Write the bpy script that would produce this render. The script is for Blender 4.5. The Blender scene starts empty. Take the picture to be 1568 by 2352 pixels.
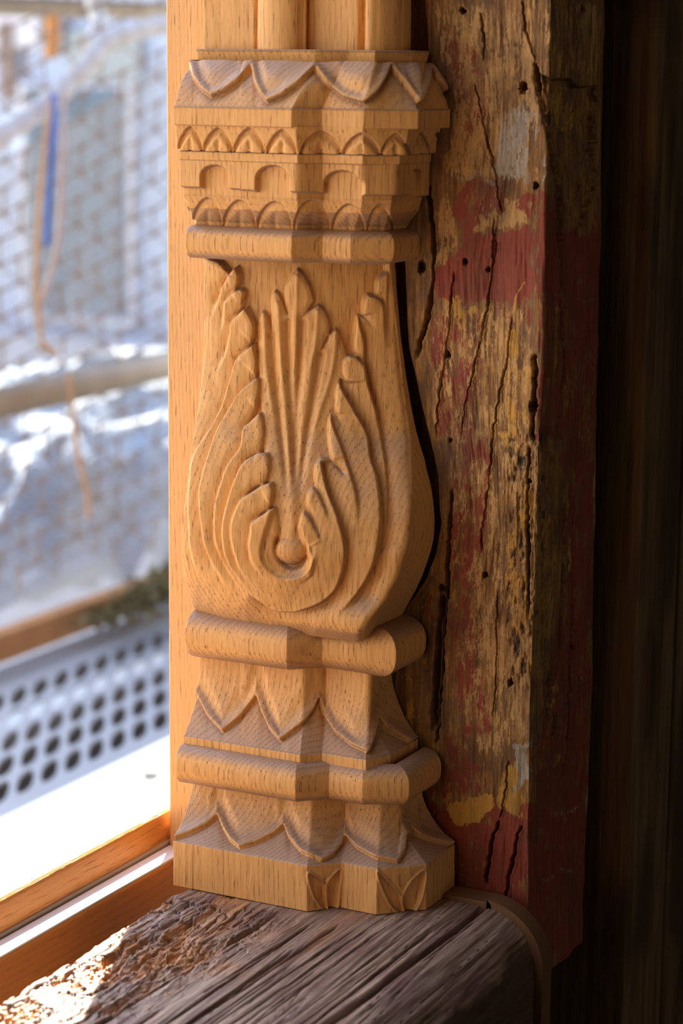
import bpy, math, random
import numpy as np
from math import radians, sin, cos, pi
random.seed(4)
np.random.seed(4)
S = bpy.context.scene
COL = S.collection

# ------------------------------------------------------------------ camera
YAW, PITCH, ROLL, FPX, DIST = 27.0, 11.0, 0.6, 5262.0, 1.45
ya, pi_, ro = map(radians, (YAW, PITCH, ROLL))
D = np.array([-sin(ya) * cos(pi_), cos(ya) * cos(pi_), -sin(pi_)])
R = np.array([cos(ya), sin(ya), 0.0])
U = np.cross(R, D)
R, U = R * cos(ro) + U * sin(ro), U * cos(ro) - R * sin(ro)
def ray(px, py): return D + R * (px - 784) / FPX + U * (1176 - py) / FPX
CP = -DIST * ray(398, 2033)          # world origin = lower left front corner of the plinth
def proj(P):
    q = P - CP
    w = q @ D
    return 784 + FPX * (q @ R) / w, 1176 - FPX * (q @ U) / w
def hit(px, py, ax, v):
    q = ray(px, py)
    return CP + q * ((v - CP[ax]) / q[ax])
def at(px, py, depth): return CP + ray(px, py) * depth
def solve_x(px, Y, z):               # X on plane Y, height z, seen in column px
    k = (px - 784) / FPX
    a = FPX * R - (px - 784) * D
    q1, q2 = Y - CP[1], z - CP[2]
    return CP[0] - (a[1] * q1 + a[2] * q2) / a[0]
cam_d = bpy.data.cameras.new('camera')
cam = bpy.data.objects.new('camera', cam_d)
COL.objects.link(cam)
from mathutils import Matrix, Vector
M = Matrix(((R[0], U[0], -D[0], CP[0]), (R[1], U[1], -D[1], CP[1]), (R[2], U[2], -D[2], CP[2]), (0, 0, 0, 1)))
cam.matrix_world = M
cam_d.sensor_fit = 'HORIZONTAL'
cam_d.sensor_width = 14.9
cam_d.lens = FPX / 1568 * 14.9
cam_d.clip_start = 0.05
cam_d.clip_end = 200
cam_d.dof.use_dof = True
cam_d.dof.focus_distance = 1.44
cam_d.dof.aperture_fstop = 4.5
S.camera = cam

# ------------------------------------------------------------------ world, sun, exposure
W = bpy.data.worlds.new('world')
S.world = W
W.use_nodes = True
wn, wl = W.node_tree.nodes, W.node_tree.links
for n in list(wn): wn.remove(n)
wo = wn.new('ShaderNodeOutputWorld')
bg = wn.new('ShaderNodeBackground')
tc = wn.new('ShaderNodeTexCoord')
sx = wn.new('ShaderNodeSeparateXYZ')
cr = wn.new('ShaderNodeValToRGB')
cr.color_ramp.elements[0].position = 0.0
cr.color_ramp.elements[0].color = (1.0, 0.92, 0.82, 1)
cr.color_ramp.elements[1].position = 0.75
cr.color_ramp.elements[1].color = (0.50, 0.62, 0.95, 1)
wl.new(tc.outputs['Generated'], sx.inputs[0])
wl.new(sx.outputs['Z'], cr.inputs[0])
wl.new(cr.outputs[0], bg.inputs['Color'])
dt = wn.new('ShaderNodeVectorMath')
dt.operation = 'DOT_PRODUCT'
dt.inputs[1].default_value = (-0.85, 0.52, 0.10)
wl.new(tc.outputs['Generated'], dt.inputs[0])
mr = wn.new('ShaderNodeMapRange')
mr.inputs['From Min'].default_value = -0.1
mr.inputs['From Max'].default_value = 0.95
mr.inputs['To Min'].default_value = 0.5
mr.inputs['To Max'].default_value = 4.2
wl.new(dt.outputs['Value'], mr.inputs['Value'])
wl.new(mr.outputs[0], bg.inputs['Strength'])
wl.new(bg.outputs[0], wo.inputs['Surface'])
bg.inputs['Strength'].default_value = 1.7
sun_d = bpy.data.lights.new('sun', 'SUN')
sun_d.energy = 14.0
sun_d.color = (1.0, 0.93, 0.82)
sun_d.angle = radians(0.6)
sun = bpy.data.objects.new('sun', sun_d)
COL.objects.link(sun)
SUN_AZ = Vector((0.40, -1.0, 0)).normalized()     # the way the light travels over the sill
el = radians(38)
sd = Vector((SUN_AZ.x * cos(el), SUN_AZ.y * cos(el), -sin(el)))
sun.rotation_euler = sd.to_track_quat('-Z', 'Y').to_euler()
sun.location = (-3, 6, 6)
vs = S.view_settings
vs.view_transform = 'Standard'
vs.look = 'None'
vs.exposure = 0.95
vs.gamma = 1.0
vs.use_curve_mapping = False

# ------------------------------------------------------------------ noise
def _h(ix, iy, s):
    n = (ix.astype(np.int64) * 374761393 + iy.astype(np.int64) * 668265263 + s * 2147483647) & 0xffffffff
    n = ((n ^ (n >> 13)) * 1274126177) & 0xffffffff
    return ((n ^ (n >> 16)) & 0xffff) / 32767.5 - 1.0
def vn(x, y, s=0):
    ix, iy = np.floor(x), np.floor(y)
    fx, fy = x - ix, y - iy
    fx, fy = fx * fx * (3 - 2 * fx), fy * fy * (3 - 2 * fy)
    a, b, c, d = _h(ix, iy, s), _h(ix + 1, iy, s), _h(ix, iy + 1, s), _h(ix + 1, iy + 1, s)
    return (a * (1 - fx) + b * fx) * (1 - fy) + (c * (1 - fx) + d * fx) * fy
def fbm(x, y, o=4, s=0):
    r, a = 0, 0.5
    for i in range(o):
        r = r + a * vn(x * 2 ** i, y * 2 ** i, s + i * 7)
        a *= 0.5
    return r
def ss(x, a=0.0, b=1.0):
    t = np.clip((x - a) / (b - a), 0, 1)
    return t * t * (3 - 2 * t)

# ------------------------------------------------------------------ curve tools
def catmull(pts, n=6, closed=False):
    p = np.array(pts, float)
    out = []
    N = len(p)
    rng = range(N if closed else N - 1)
    for i in rng:
        if closed: a, b, c, d = p[i - 1], p[i], p[(i + 1) % N], p[(i + 2) % N]
        else: a, b, c, d = p[max(i - 1, 0)], p[i], p[i + 1], p[min(i + 2, N - 1)]
        for k in range(n):
            t = k / n
            out.append(0.5 * ((2 * b) + (c - a) * t + (2 * a - 5 * b + 4 * c - d) * t * t + (3 * b - a - 3 * c + d) * t ** 3))
    if not closed: out.append(p[-1])
    return np.array(out)
def line_dist(X, Y, pts):
    """distance, signed side (+ = right of the walking direction on screen) and 0..1 parameter"""
    best = np.full(X.shape, 1e9)
    side = np.zeros(X.shape)
    par = np.zeros(X.shape)
    seg = np.hypot(*(pts[1:] - pts[:-1]).T)
    cum = np.concatenate([[0], np.cumsum(seg)])
    for i in range(len(pts) - 1):
        a, b = pts[i], pts[i + 1]
        d = b - a
        L2 = d @ d + 1e-9
        t = np.clip(((X - a[0]) * d[0] + (Y - a[1]) * d[1]) / L2, 0, 1)
        dx, dy = X - a[0] - t * d[0], Y - a[1] - t * d[1]
        q = np.hypot(dx, dy)
        m = q < best
        best = np.where(m, q, best)
        side = np.where(m, np.sign(d[0] * (Y - a[1]) - d[1] * (X - a[0])), side)
        par = np.where(m, (cum[i] + t * seg[i]) / cum[-1], par)
    return best, -side, par
def poly_sd(X, Y, pts):
    """signed distance, positive inside"""
    p = np.array(pts, float)
    best = np.full(X.shape, 1e9)
    ins = np.zeros(X.shape, bool)
    for i in range(len(p)):
        a, b = p[i], p[(i + 1) % len(p)]
        d = b - a
        t = np.clip(((X - a[0]) * d[0] + (Y - a[1]) * d[1]) / (d @ d + 1e-9), 0, 1)
        best = np.minimum(best, np.hypot(X - a[0] - t * d[0], Y - a[1] - t * d[1]))
        c = (a[1] > Y) != (b[1] > Y)
        xi = a[0] + (Y - a[1]) * (b[0] - a[0]) / (b[1] - a[1] + 1e-12)
        ins ^= c & (X < xi)
    return np.where(ins, best, -best)

# ------------------------------------------------------------------ mesh tools
def tagit(o, label=None, cat=None, group=None, kind=None):
    if label: o['label'] = label
    if cat: o['category'] = cat
    if group: o['group'] = group
    if kind: o['kind'] = kind
    return o
def empty(name, label, cat, loc=(0, 0, 0), group=None):
    o = bpy.data.objects.new(name, None)
    COL.objects.link(o)
    o.location = loc
    o.empty_display_size = 0.02
    return tagit(o, label, cat, group)
def link(name, me, mat, parent=None, smooth=True):
    o = bpy.data.objects.new(name, me)
    COL.objects.link(o)
    if mat: me.materials.append(mat)
    if smooth:
        me.polygons.foreach_set('use_smooth', [True] * len(me.polygons))
    if parent:
        o.parent = parent
        o.matrix_parent_inverse = Matrix.Translation(parent.location).inverted()
    return o
def grid(name, P, mat, parent=None, mask=None, attrs=None, flip=False):
    nr, nc = P.shape[:2]
    i = np.arange(nr * nc).reshape(nr, nc)
    q = np.stack([i[:-1, :-1], i[:-1, 1:], i[1:, 1:], i[1:, :-1]], -1).reshape(-1, 4)
    if flip: q = q[:, ::-1]
    V = P.reshape(-1, 3)
    at_ = {k: v.reshape(-1) for k, v in (attrs or {}).items()}
    if mask is not None:
        q = q[mask.reshape(-1)]
        used = np.unique(q)
        re = np.full(len(V), -1)
        re[used] = np.arange(len(used))
        q = re[q]
        V = V[used]
        at_ = {k: v[used] for k, v in at_.items()}
    me = bpy.data.meshes.new(name)
    me.vertices.add(len(V))
    me.vertices.foreach_set('co', V.astype(np.float32).ravel())
    me.loops.add(len(q) * 4)
    me.loops.foreach_set('vertex_index', q.astype(np.int32).ravel())
    me.polygons.add(len(q))
    me.polygons.foreach_set('loop_start', np.arange(0, len(q) * 4, 4, dtype=np.int32))
    me.polygons.foreach_set('loop_total', np.full(len(q), 4, dtype=np.int32))
    me.update(calc_edges=True)
    for k, v in at_.items():
        a = me.attributes.new(k, 'FLOAT', 'POINT')
        a.data.foreach_set('value', v.astype(np.float32))
    return link(name, me, mat, parent)
def mesh(name, V, F, mat, parent=None, smooth=False):
    me = bpy.data.meshes.new(name)
    me.from_pydata([tuple(map(float, v)) for v in V], [], F)
    me.update()
    return link(name, me, mat, parent, smooth)
def box(name, lo, hi, mat, parent=None, bev=0.0):
    x0, y0, z0 = lo
    x1, y1, z1 = hi
    V = [(x, y, z) for x in (x0, x1) for y in (y0, y1) for z in (z0, z1)]
    F = [(0, 1, 3, 2), (4, 6, 7, 5), (0, 4, 5, 1), (2, 3, 7, 6), (0, 2, 6, 4), (1, 5, 7, 3)]
    o = mesh(name, V, F, mat, parent)
    if bev:
        m = o.modifiers.new('bevel', 'BEVEL')
        m.width = bev
        m.segments = 3
    return o
def tube(name, pts, r, mat, parent=None, n=16, cap=True):
    p = np.array(pts, float)
    V, F = [], []
    for i in range(len(p)):
        t = p[min(i + 1, len(p) - 1)] - p[max(i - 1, 0)]
        t /= np.linalg.norm(t)
        a = np.cross(t, [0, 0, 1] if abs(t[2]) < 0.9 else [1, 0, 0])
        a /= np.linalg.norm(a)
        b = np.cross(t, a)
        rr = r[i] if hasattr(r, '__len__') else r
        for k in range(n):
            g = 2 * pi * k / n
            V.append(p[i] + rr * (a * cos(g) + b * sin(g)))
    for i in range(len(p) - 1):
        for k in range(n):
            F.append((i * n + k, i * n + (k + 1) % n, (i + 1) * n + (k + 1) % n, (i + 1) * n + k))
    if cap:
        F.append(tuple(range(n - 1, -1, -1)))
        F.append(tuple((len(p) - 1) * n + k for k in range(n)))
    return mesh(name, V, F, mat, parent, True)

# ------------------------------------------------------------------ material tools
class NT:
    def __init__(s, name):
        s.m = bpy.data.materials.new(name)
        s.m.use_nodes = True
        s.t = s.m.node_tree
        s.n = s.t.nodes
        s.b = s.n['Principled BSDF']
        s.co = s.n.new('ShaderNodeTexCoord').outputs['Object']
    def L(s, a, b): s.t.links.new(a, b)
    def inp(s, sock, v):
        if hasattr(v, 'links') or isinstance(v, bpy.types.NodeSocket): s.L(v, sock)
        else: sock.default_value = v
    def math(s, op, a, b=0.0, c=0.0, clamp=False):
        n = s.n.new('ShaderNodeMath')
        n.operation = op
        n.use_clamp = clamp
        for i, v in enumerate((a, b, c)): s.inp(n.inputs[i], v)
        return n.outputs[0]
    def map(s, scale, rot=(0, 0, 0), loc=(0, 0, 0), src=None):
        n = s.n.new('ShaderNodeMapping')
        n.inputs['Scale'].default_value = scale
        n.inputs['Rotation'].default_value = rot
        n.inputs['Location'].default_value = loc
        s.L(src or s.co, n.inputs[0])
        return n.outputs[0]
    def noise(s, vec, scale=1.0, detail=4.0, rough=0.5, dist=0.0):
        n = s.n.new('ShaderNodeTexNoise')
        s.L(vec, n.inputs['Vector'])
        n.inputs['Scale'].default_value = scale
        n.inputs['Detail'].default_value = detail
        n.inputs['Roughness'].default_value = rough
        n.inputs['Distortion'].default_value = dist
        return n.outputs['Fac']
    def ramp(s, f, *st):
        n = s.n.new('ShaderNodeValToRGB')
        e = n.color_ramp.elements
        while len(e) < len(st): e.new(0.5)
        for k, (p, c) in enumerate(st):
            e[k].position = p
            e[k].color = (c, c, c, 1) if not hasattr(c, '__len__') else (*c[:3], 1)
        s.inp(n.inputs[0], f)
        return n.outputs[0]
    def mix(s, f, a, b, mode='MIX'):
        n = s.n.new('ShaderNodeMix')
        n.data_type = 'RGBA'
        n.blend_type = mode
        s.inp(n.inputs[0], f)
        for i, v in ((6, a), (7, b)):
            if isinstance(v, tuple): v = (*v[:3], 1)
            s.inp(n.inputs[i], v)
        return n.outputs[2]
    def sep(s, v):
        n = s.n.new('ShaderNodeSeparateXYZ')
        s.L(v, n.inputs[0])
        return n.outputs
    def attr(s, name):
        n = s.n.new('ShaderNodeAttribute')
        n.attribute_name = name
        return n.outputs['Fac']
    def bump(s, h, dist=0.001, strength=1.0):
        n = s.n.new('ShaderNodeBump')
        n.inputs['Distance'].default_value = dist
        n.inputs['Strength'].default_value = strength
        s.inp(n.inputs['Height'], h)
        s.L(n.outputs[0], s.b.inputs['Normal'])
    def set(s, **k):
        for a, v in k.items():
            nm = {'color': 'Base Color', 'rough': 'Roughness', 'spec': 'Specular IOR Level', 'metal': 'Metallic'}.get(a, a)
            if nm == 'Base Color' and isinstance(v, tuple): v = (*v[:3], 1)
            s.inp(s.b.inputs[nm], v)
        return s.m
def plain(name, col, rough=0.6, spec=0.3, var=0.12, vs_=(6, 6, 6), bump=0.0):
    t = NT(name)
    n = t.noise(t.map(vs_), 3.0, 5)
    a = tuple(c * (1 - var) for c in col)
    b = tuple(min(1, c * (1 + var)) for c in col)
    c = t.mix(n, a, b)
    if bump: t.bump(n, bump)
    return t.set(color=c, rough=rough, spec=spec)
def oak_mat(name, light=(0.82, 0.42, 0.125), dark=(0.46, 0.18, 0.038), end=(0.27, 0.18, 0.135), pore=(0.20, 0.075, 0.02), axis='z', endmix=0.75, off=0.0):
    """fresh oak: growth rings round a far tilted pith, fibres, pores; end grain darker, its grey partly painted sky tint"""
    t = NT(name)
    rot = {'z': (0, 0, 0), 'y': (pi / 2, 0, 0)}[axis]
    co = t.map((1, 1, 1), rot)
    wob = t.noise(t.map((9, 9, 1.5), src=co), 1.0, 3)
    tone = t.noise(t.map((22, 22, 3), src=co), 1.0, 3)
    xyz = t.sep(co)
    x = t.math('ADD', t.math('ADD', xyz[0], 0.16 + off), t.math('MULTIPLY', xyz[2], 0.03))
    y = t.math('ADD', xyz[1], -0.20)
    r = t.math('SQRT', t.math('ADD', t.math('MULTIPLY', x, x), t.math('MULTIPLY', y, y)))
    r = t.math('ADD', r, t.math('MULTIPLY', wob, 0.030))
    ring = t.math('FRACT', t.math('MULTIPLY', t.math('ADD', r, t.math('MULTIPLY', tone, 0.006)), 330.0))
    early = t.ramp(ring, (0.0, 1.0), (0.30, 0.25), (0.55, 0.0), (0.85, 0.10), (1.0, 0.9))
    fib = t.noise(t.map((900, 900, 18), src=co), 1.0, 3, 0.6)
    f = t.math('ADD', t.math('MULTIPLY', early, t.ramp(tone, (0.35, 0.12), (0.65, 0.42))), t.math('MULTIPLY', t.math('SUBTRACT', fib, 0.4), 0.85), clamp=True)
    c = t.mix(f, light, dark)
    c = t.mix(t.math('MULTIPLY', t.ramp(tone, (0.42, 0.0), (0.68, 1.0)), 0.25), c, tuple(a * 0.72 for a in light))
    por = t.noise(t.map((1300, 1300, 70), src=co), 1.0, 2, 0.5)
    pm = t.math('MULTIPLY', t.ramp(por, (0.57, 0.0), (0.66, 1.0)), t.math('ADD', t.math('MULTIPLY', early, 0.8), 0.25), clamp=True)
    c = t.mix(t.math('MULTIPLY', pm, 0.8), c, pore)
    geo = t.n.new('ShaderNodeNewGeometry')
    nn = t.sep(geo.outputs['True Normal'])
    comp = nn[2] if axis == 'z' else nn[1]
    eg = t.ramp(t.math('ABSOLUTE', comp), (0.30, 0.0), (0.80, 1.0))
    spk = t.noise(t.map((1600, 1600, 500), src=co), 1.0, 2)
    ec = t.mix(t.math('MULTIPLY', t.math('ADD', spk, early), 0.5), tuple(a * 1.25 for a in end), tuple(a * 0.7 for a in end))
    c = t.mix(t.math('MULTIPLY', eg, endmix), c, ec)  # greys faces cut across the grain: end grain plus painted sky tint
    h = t.math('ADD', t.math('MULTIPLY', fib, 0.5), t.math('MULTIPLY', pm, -1.0))
    t.bump(h, 0.00022, 0.8)
    return t.set(color=c, rough=t.mix(fib, (0.42,) * 3, (0.62,) * 3), spec=0.35)

OAK = oak_mat('fresh_oak')
OAKB = oak_mat('fresh_oak_board', light=(0.80, 0.44, 0.16), dark=(0.52, 0.24, 0.07), off=0.4)
OAKR = oak_mat('varnished_oak_rail', light=(0.66, 0.26, 0.05), dark=(0.50, 0.17, 0.025), axis='y', endmix=0.0, off=0.2)

# ------------------------------------------------------------------ carved half column
YB = 0.079                         # plane of the post front, where the right returns die
PIL = empty('carved_pilaster', 'freshly carved pale oak half-column with acanthus bulb, standing on the weathered sill', 'pilaster')
STEP = 0.00048
def zm1(*p): return [(370 + a / 2.24, b / 2.24) for a, b in p]
def zm3(*p): return [(370 + a / 2.24, 1380 + b / 2.24) for a, b in p]
def ref(L, Lpy, A, B, C, Dd, E, step=None):
    """plan polygon L A B C D E from the columns measured at the height of the left corner"""
    p = hit(L, Lpy, 0, 0.0)
    y1, z = p[1], p[2]
    XA = solve_x(A, y1, z)
    lo, hi = 0.0, 0.06
    for _ in range(40):            # chamfer A-B at 45 degrees
        m = (lo + hi) / 2
        if solve_x(B, y1 + m, z) > XA + m: lo = m
        else: hi = m
    c1 = (lo + hi) / 2
    XB, y2 = XA + c1, y1 + c1
    if step is not None:
        y2 = y1 + step
        XB = solve_x(B, y2, z)
    XC = solve_x(C, y2, z)
    XE = solve_x(E, YB, z)
    lo, hi = y2, YB                # D on the line X = XE
    for _ in range(40):
        m = (lo + hi) / 2
        if solve_x(Dd, m, z) > XE: lo = m
        else: hi = m
    yD = (lo + hi) / 2
    return np.array([[0, y1], [XA, y1], [XB, y2], [XC, y2], [XE, yD], [XE, YB]]), z
OFFD = np.array([[0, 1.0], [-0.41, 1.0], [-0.41, 1.0], [-0.41, 1.0], [-1.0, 0.41], [-1.0, 0.0]])
def zat(py, y, px=660): return hit(px, py, 1, y)[2]
def section(poly, ncs):
    out = []
    for k in range(5):
        t = np.linspace(0, 1, ncs[k], endpoint=False)[:, None]
        out.append(poly[k] * (1 - t) + poly[k + 1] * t)
    out.append(poly[5:6])
    return np.concatenate(out)
def prof(rows):
    """resample (z, off, blend) control rows along their length"""
    r = np.array(rows, float)
    out = []
    for a, b in zip(r[:-1], r[1:]):
        n = max(2, int(math.hypot(b[0] - a[0], b[1] - a[1]) / STEP))
        out += [a * (1 - t) + b * t for t in np.linspace(0, 1, n, endpoint=False)]
    out.append(r[-1])
    return np.array(out)
def arc(z0, z1, o_in, o_out, n=24, p=2.0, half=1.0):
    """convex torus rows from z0 to z1 bulging to o_out"""
    zc, hz = (z0 + z1) / 2, (z1 - z0) / 2
    return [(zc + hz * math.copysign(abs(sin(a)) ** (2 / p), sin(a)), o_out + (o_in - o_out) * (1 - abs(cos(a)) ** (2 / p)), 0) for a in np.linspace(-pi / 2, pi / 2, n)]
def cove(z0, z1, o0, o1, n=24, k=2.0):
    """concave sweep: wide (o0) at z0, narrow (o1) at z1"""
    return [(z0 + (z1 - z0) * t, o1 + (o0 - o1) * (1 - t) ** k, t) for t in np.linspace(0, 1, n)]
def normals(P):
    du = np.gradient(P, axis=1)
    dv = np.gradient(P, axis=0)
    n = np.cross(du, dv)
    return n / (np.linalg.norm(n, axis=-1, keepdims=True) + 1e-12)
def blur(a, k=1):
    for _ in range(k):
        a = a.copy()
        a[1:-1] = (a[:-2] + 2 * a[1:-1] + a[2:]) / 4
        a[:, 1:-1] = (a[:, :-2] + 2 * a[:, 1:-1] + a[:, 2:]) / 4
    return a
def moulding(name, refA, rows, carve=None, refB=None, mat=OAK, parent=PIL, tool=0.00012):
    rows = prof(rows)
    pa = refA[0]
    pb = (refB or refA)[0]
    L = np.hypot(*(pa[1:] - pa[:-1]).T)
    ncs = [max(2, int(l / STEP)) for l in L]
    P = np.zeros((len(rows), sum(ncs) + 1, 3))
    for i, (z, off, bl) in enumerate(rows):
        poly = pa * (1 - bl) + pb * bl + OFFD * off
        poly[0, 0] = 0.0
        poly[5, 1] = YB
        s = section(poly, ncs)
        P[i, :, :2] = s
        P[i, :, 2] = z
    X, Y = proj(P.reshape(-1, 3))
    X, Y = X.reshape(P.shape[:2]), Y.reshape(P.shape[:2])
    u = np.concatenate([[0], np.cumsum(np.hypot(*(P[0, 1:, :2] - P[0, :-1, :2]).T))])[None, :]
    h = tool * 2 * fbm(u * 160 + 0 * P[..., 2], P[..., 2] * 90, 3, 5)
    if carve is not None: h = h + blur(carve(X, Y), 1)
    N = blur(normals(P), 2)
    N /= np.linalg.norm(N, axis=-1, keepdims=True)
    N[..., 2] *= 0.6
    P = P + N * h[..., None]
    P[:, 0, 0] = 0.0
    left = P[:, :1].copy()
    left[..., 1] = 0.072
    P = np.concatenate([left, P], 1)
    return grid(name, P, mat, parent)

# --- plan references
rPL = ref(398, 1990, 705, 783, 865, 979, 1043)
rT3 = ref(402, 1752, 678, 755, 832, 940, 1013)
rFI = ref(421, 1700, 689, 739, 840, 897, 959)
rT1 = ref(425, 1450, 658, 740, 797, 910, 978)
rCO = ref(425, 560, 669, 740, 804, 905, 963)
rAR = ref(413, 405, 681, 741, 830, 912, 985)
rBA = ref(411, 362, 683, 741, 832, 918, 990)
rA1 = ref(404, 320, 680, 741, 833, 935, 1008)
rCF = ref(399, 262, 669, 739, 835, 960, 1033)
rBT = ref(440, 142, 723, 793, 861, 950, 984, 0.007)
rAB = ref(451, 122, 723, 799, 861, 950, 984, 0.007)
rA2 = ref(445, 512, 680, 741, 812, 885, 935)
rSH = ref(460, 60, 700, 722, 850, 925, 957, 0.008)
Y1 = {k: v[0][0, 1] for k, v in dict(pl=rPL, t3=rT3, fi=rFI, t1=rT1, co=rCO, ar=rAR, ba=rBA, a1=rA1, cf=rCF, bt=rBT, ab=rAB, sh=rSH).items()}
print('front planes', {k: round(float(v), 4) for k, v in Y1.items()})

def below(bound, amp=0.0018, soft=1.2, hollow=0.0008, rim=0.0):
    b = np.array(bound)
    def f(X, Y):
        yb = np.interp(X, b[:, 0], b[:, 1])
        sl = np.gradient(b[:, 1], b[:, 0])
        s = np.interp(X, b[:, 0], sl)
        d = (yb - Y) / np.sqrt(1 + s * s)                  # + above the line: on the petal
        h = amp * ss(d, -soft, soft)
        h -= hollow * 1.6 * np.exp(-np.clip(-d, 0, None) / 9.0) * (d < 0)       # scooped ground next to the step
        h += rim * np.exp(-np.clip(d, 0, None) / 5.0) * (d > 0) - hollow * 0.9 * ss(d, 4, 22) * (1 - ss(d, 22, 60))
        return h
    return f

# --- plinth
zP0, zP1 = 0.0, zat(1987, 0.0, 700)
pet = [zm3((755, 1400), (810, 1425), (848, 1475), (858, 1600), (800, 1550), (765, 1470)),
       zm3((925, 1385), (880, 1415), (848, 1475), (858, 1600), (905, 1592), (921, 1500)),
       zm3((1112, 1388), (1180, 1450), (1240, 1530), (1255, 1628), (1190, 1580), (1135, 1480)),
       zm3((1362, 1390), (1295, 1430), (1240, 1530), (1258, 1628), (1310, 1600), (1348, 1515))]
def carve_plinth(X, Y):
    h = np.zeros(X.shape)
    for p in pet:
        d = poly_sd(X, Y, catmull(p, 5, True))
        h += np.where(d > 0, -0.0006 - 0.0026 * ss(d, 0.5, 9), 0) + 0.0016 * np.exp(-(d / 2.2) ** 2)
        h += np.where(d <= 0, -0.0014 * np.exp(d / 6.0), 0)
    return h
moulding('plinth', rPL, [(zP0 - 0.0, 0.0, 0), (zP1 - 0.0006, 0, 0), (zP1, 0.0006, 0)], carve_plinth)
# --- lower cove with hanging petals
zT3a, zT3b = zat(1848, Y1['t3'] + 0.004, 680), zat(1757, Y1['t3'] + 0.004, 680)
c2 = zm3((60, 1225), (160, 1190), (240, 1150), (293, 1105), (320, 1170), (355, 1230), (403, 1270), (500, 1240), (590, 1195), (633, 1155), (660, 1220), (720, 1290), (825, 1338), (880, 1310), (930, 1250), (950, 1210), (1010, 1270), (1100, 1320), (1218, 1345), (1255, 1280), (1268, 1165), (1330, 1210), (1400, 1235), (1465, 1250))
moulding('petal_cove', rPL, [(zP1, 0.0006, 0)] + [(a, b, 0) for a, b, c in cove(zP1 + 0.0002, zT3a + 0.004, 0.0008, 0.027, 26, 2.3)], below(c2, 0.0027, 1.2, 0.0014))
# --- base roll
moulding('base_roll', rT3, arc(zT3a, zT3b, 0.012, 0.0, 26, 2.4))
# --- fillet
zF1 = zat(1733, Y1['fi'], 689)
moulding('fillet', rFI, [(zT3b - 0.003, 0, 0), (zF1 - 0.0004, 0, 0), (zF1, 0.0005, 0)])
# --- upper petal cove
zT1a, zT1b = zat(1547, Y1['t1'] + 0.006, 660), zat(1418, Y1['t1'] + 0.020, 660)
c1 = zm3((150, 440), (190, 490), (240, 590), (318, 672), (410, 600), (495, 490), (520, 570), (560, 660), (614, 720), (720, 640), (780, 560), (808, 497), (840, 590), (900, 680), (980, 740), (1062, 778), (1090, 700), (1106, 600), (1160, 660), (1300, 740))
moulding('petal_cove', rFI, [(zF1, 0.0005, 0)] + [(a, b, 0) for a, b, c in cove(zF1 + 0.0002, zT1a + 0.004, 0.0008, 0.0225, 26, 2.4)], below(c1, 0.0027, 1.2, 0.0014))
# --- big roll under the bulb
moulding('lower_collar', rT1, arc(zT1a, zT1b, 0.020, 0.0, 34, 2.5))
# --- collar above the bulb
zC0, zC1 = zat(607, Y1['co'] + 0.004, 680), zat(527, Y1['co'] + 0.01, 680)
moulding('upper_collar', rCO, arc(zC0, zC1, 0.013, 0.0, 26, 3.0))
# --- capital
def arches(lst, pw, deep, egg):
    q = [((a + b) / 2 / 2.24 + 370, (b - a) / 2 / 2.24, c / 2.24, d / 2.24) for a, b, c, d in lst]
    def f(X, Y):
        h = np.zeros(X.shape)
        for xc, hw, y0, y1 in q:
            u = np.abs(X - xc) / hw
            v = (Y - y0) / (y1 - y0)
            m = np.where(u < 1, v - (1 - np.sqrt(np.clip(1 - u * u, 0, 1))) * pw - (1 - pw) * u, -1)
            on = (m > 0) & (v < 1.25)
            h += np.where(on, -deep * ss(m, 0, 0.05) + egg * ss(m, 0.08, 0.5) - egg * 0.45 * np.exp(-((X - xc) / (0.16 * hw)) ** 2) * ss(m, 0.3, 0.6), 0)
        return h
    return f
zA2b, zA2t = zC1 - 0.004, zat(457, Y1['ar'] + 0.004, 680)
arcs2 = arches([(60, 155, 1010, 1150), (160, 312, 1015, 1165), (315, 487, 1028, 1175), (490, 672, 1035, 1180), (680, 868, 1028, 1185), (875, 1050, 1048, 1195), (1060, 1195, 1050, 1200)], 0.9, 0.0020, 0.0015)
moulding('lower_arch_band', rAR, [(zA2b, 0.002, 1), (zA2b + 0.006, 0.001, 0.9), (zA2t - 0.008, 0.0030, 0.25), (zA2t - 0.0015, 0.0048, 0), (zA2t, 0.0042, 0)], arcs2, refB=rA2)
zN1 = zat(374, Y1['ar'], 680)
bb = np.array(zm1((90, 958), (245, 968), (390, 972), (520, 985), (690, 988), (815, 990), (850, 990), (1040, 1003), (1195, 1003), (1340, 1008)))
niches = [(222, 362, 850), (505, 674, 852), (850, 1037, 878), (1258, 1308, 872)]
def carve_arcade(X, Y):
    yb = np.interp(X, bb[:, 0], bb[:, 1])
    d = yb - Y
    for a, b, t in niches:
        xc, hw, yt = (a + b) / 2 / 2.24 + 370, (b - a) / 2 / 2.24, t / 2.24
        vr = hw * 0.82
        yc = yt + vr
        dn = np.where(Y > yc, np.abs(X - xc) - hw, (np.sqrt(((X - xc) / hw) ** 2 + ((Y - yc) / vr) ** 2) - 1) * hw)
        d = np.minimum(d, dn)
    return 0.0045 * ss(d, -0.8, 0.8)
moulding('arcade_band', rAR, [(zA2t - 0.0005, 0.0045, 0), (zN1, 0.0045, 0)], carve_arcade)
zB1 = zat(354, Y1['ba'], 683)
moulding('plain_band', rBA, [(zN1 - 0.0006, 0.0012, 0), (zN1, 0.0003, 0), (zB1 - 0.0004, 0, 0), (zB1 + 0.0004, 0.0010, 0)])
zA1 = zat(291, Y1['a1'], 680)
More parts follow.
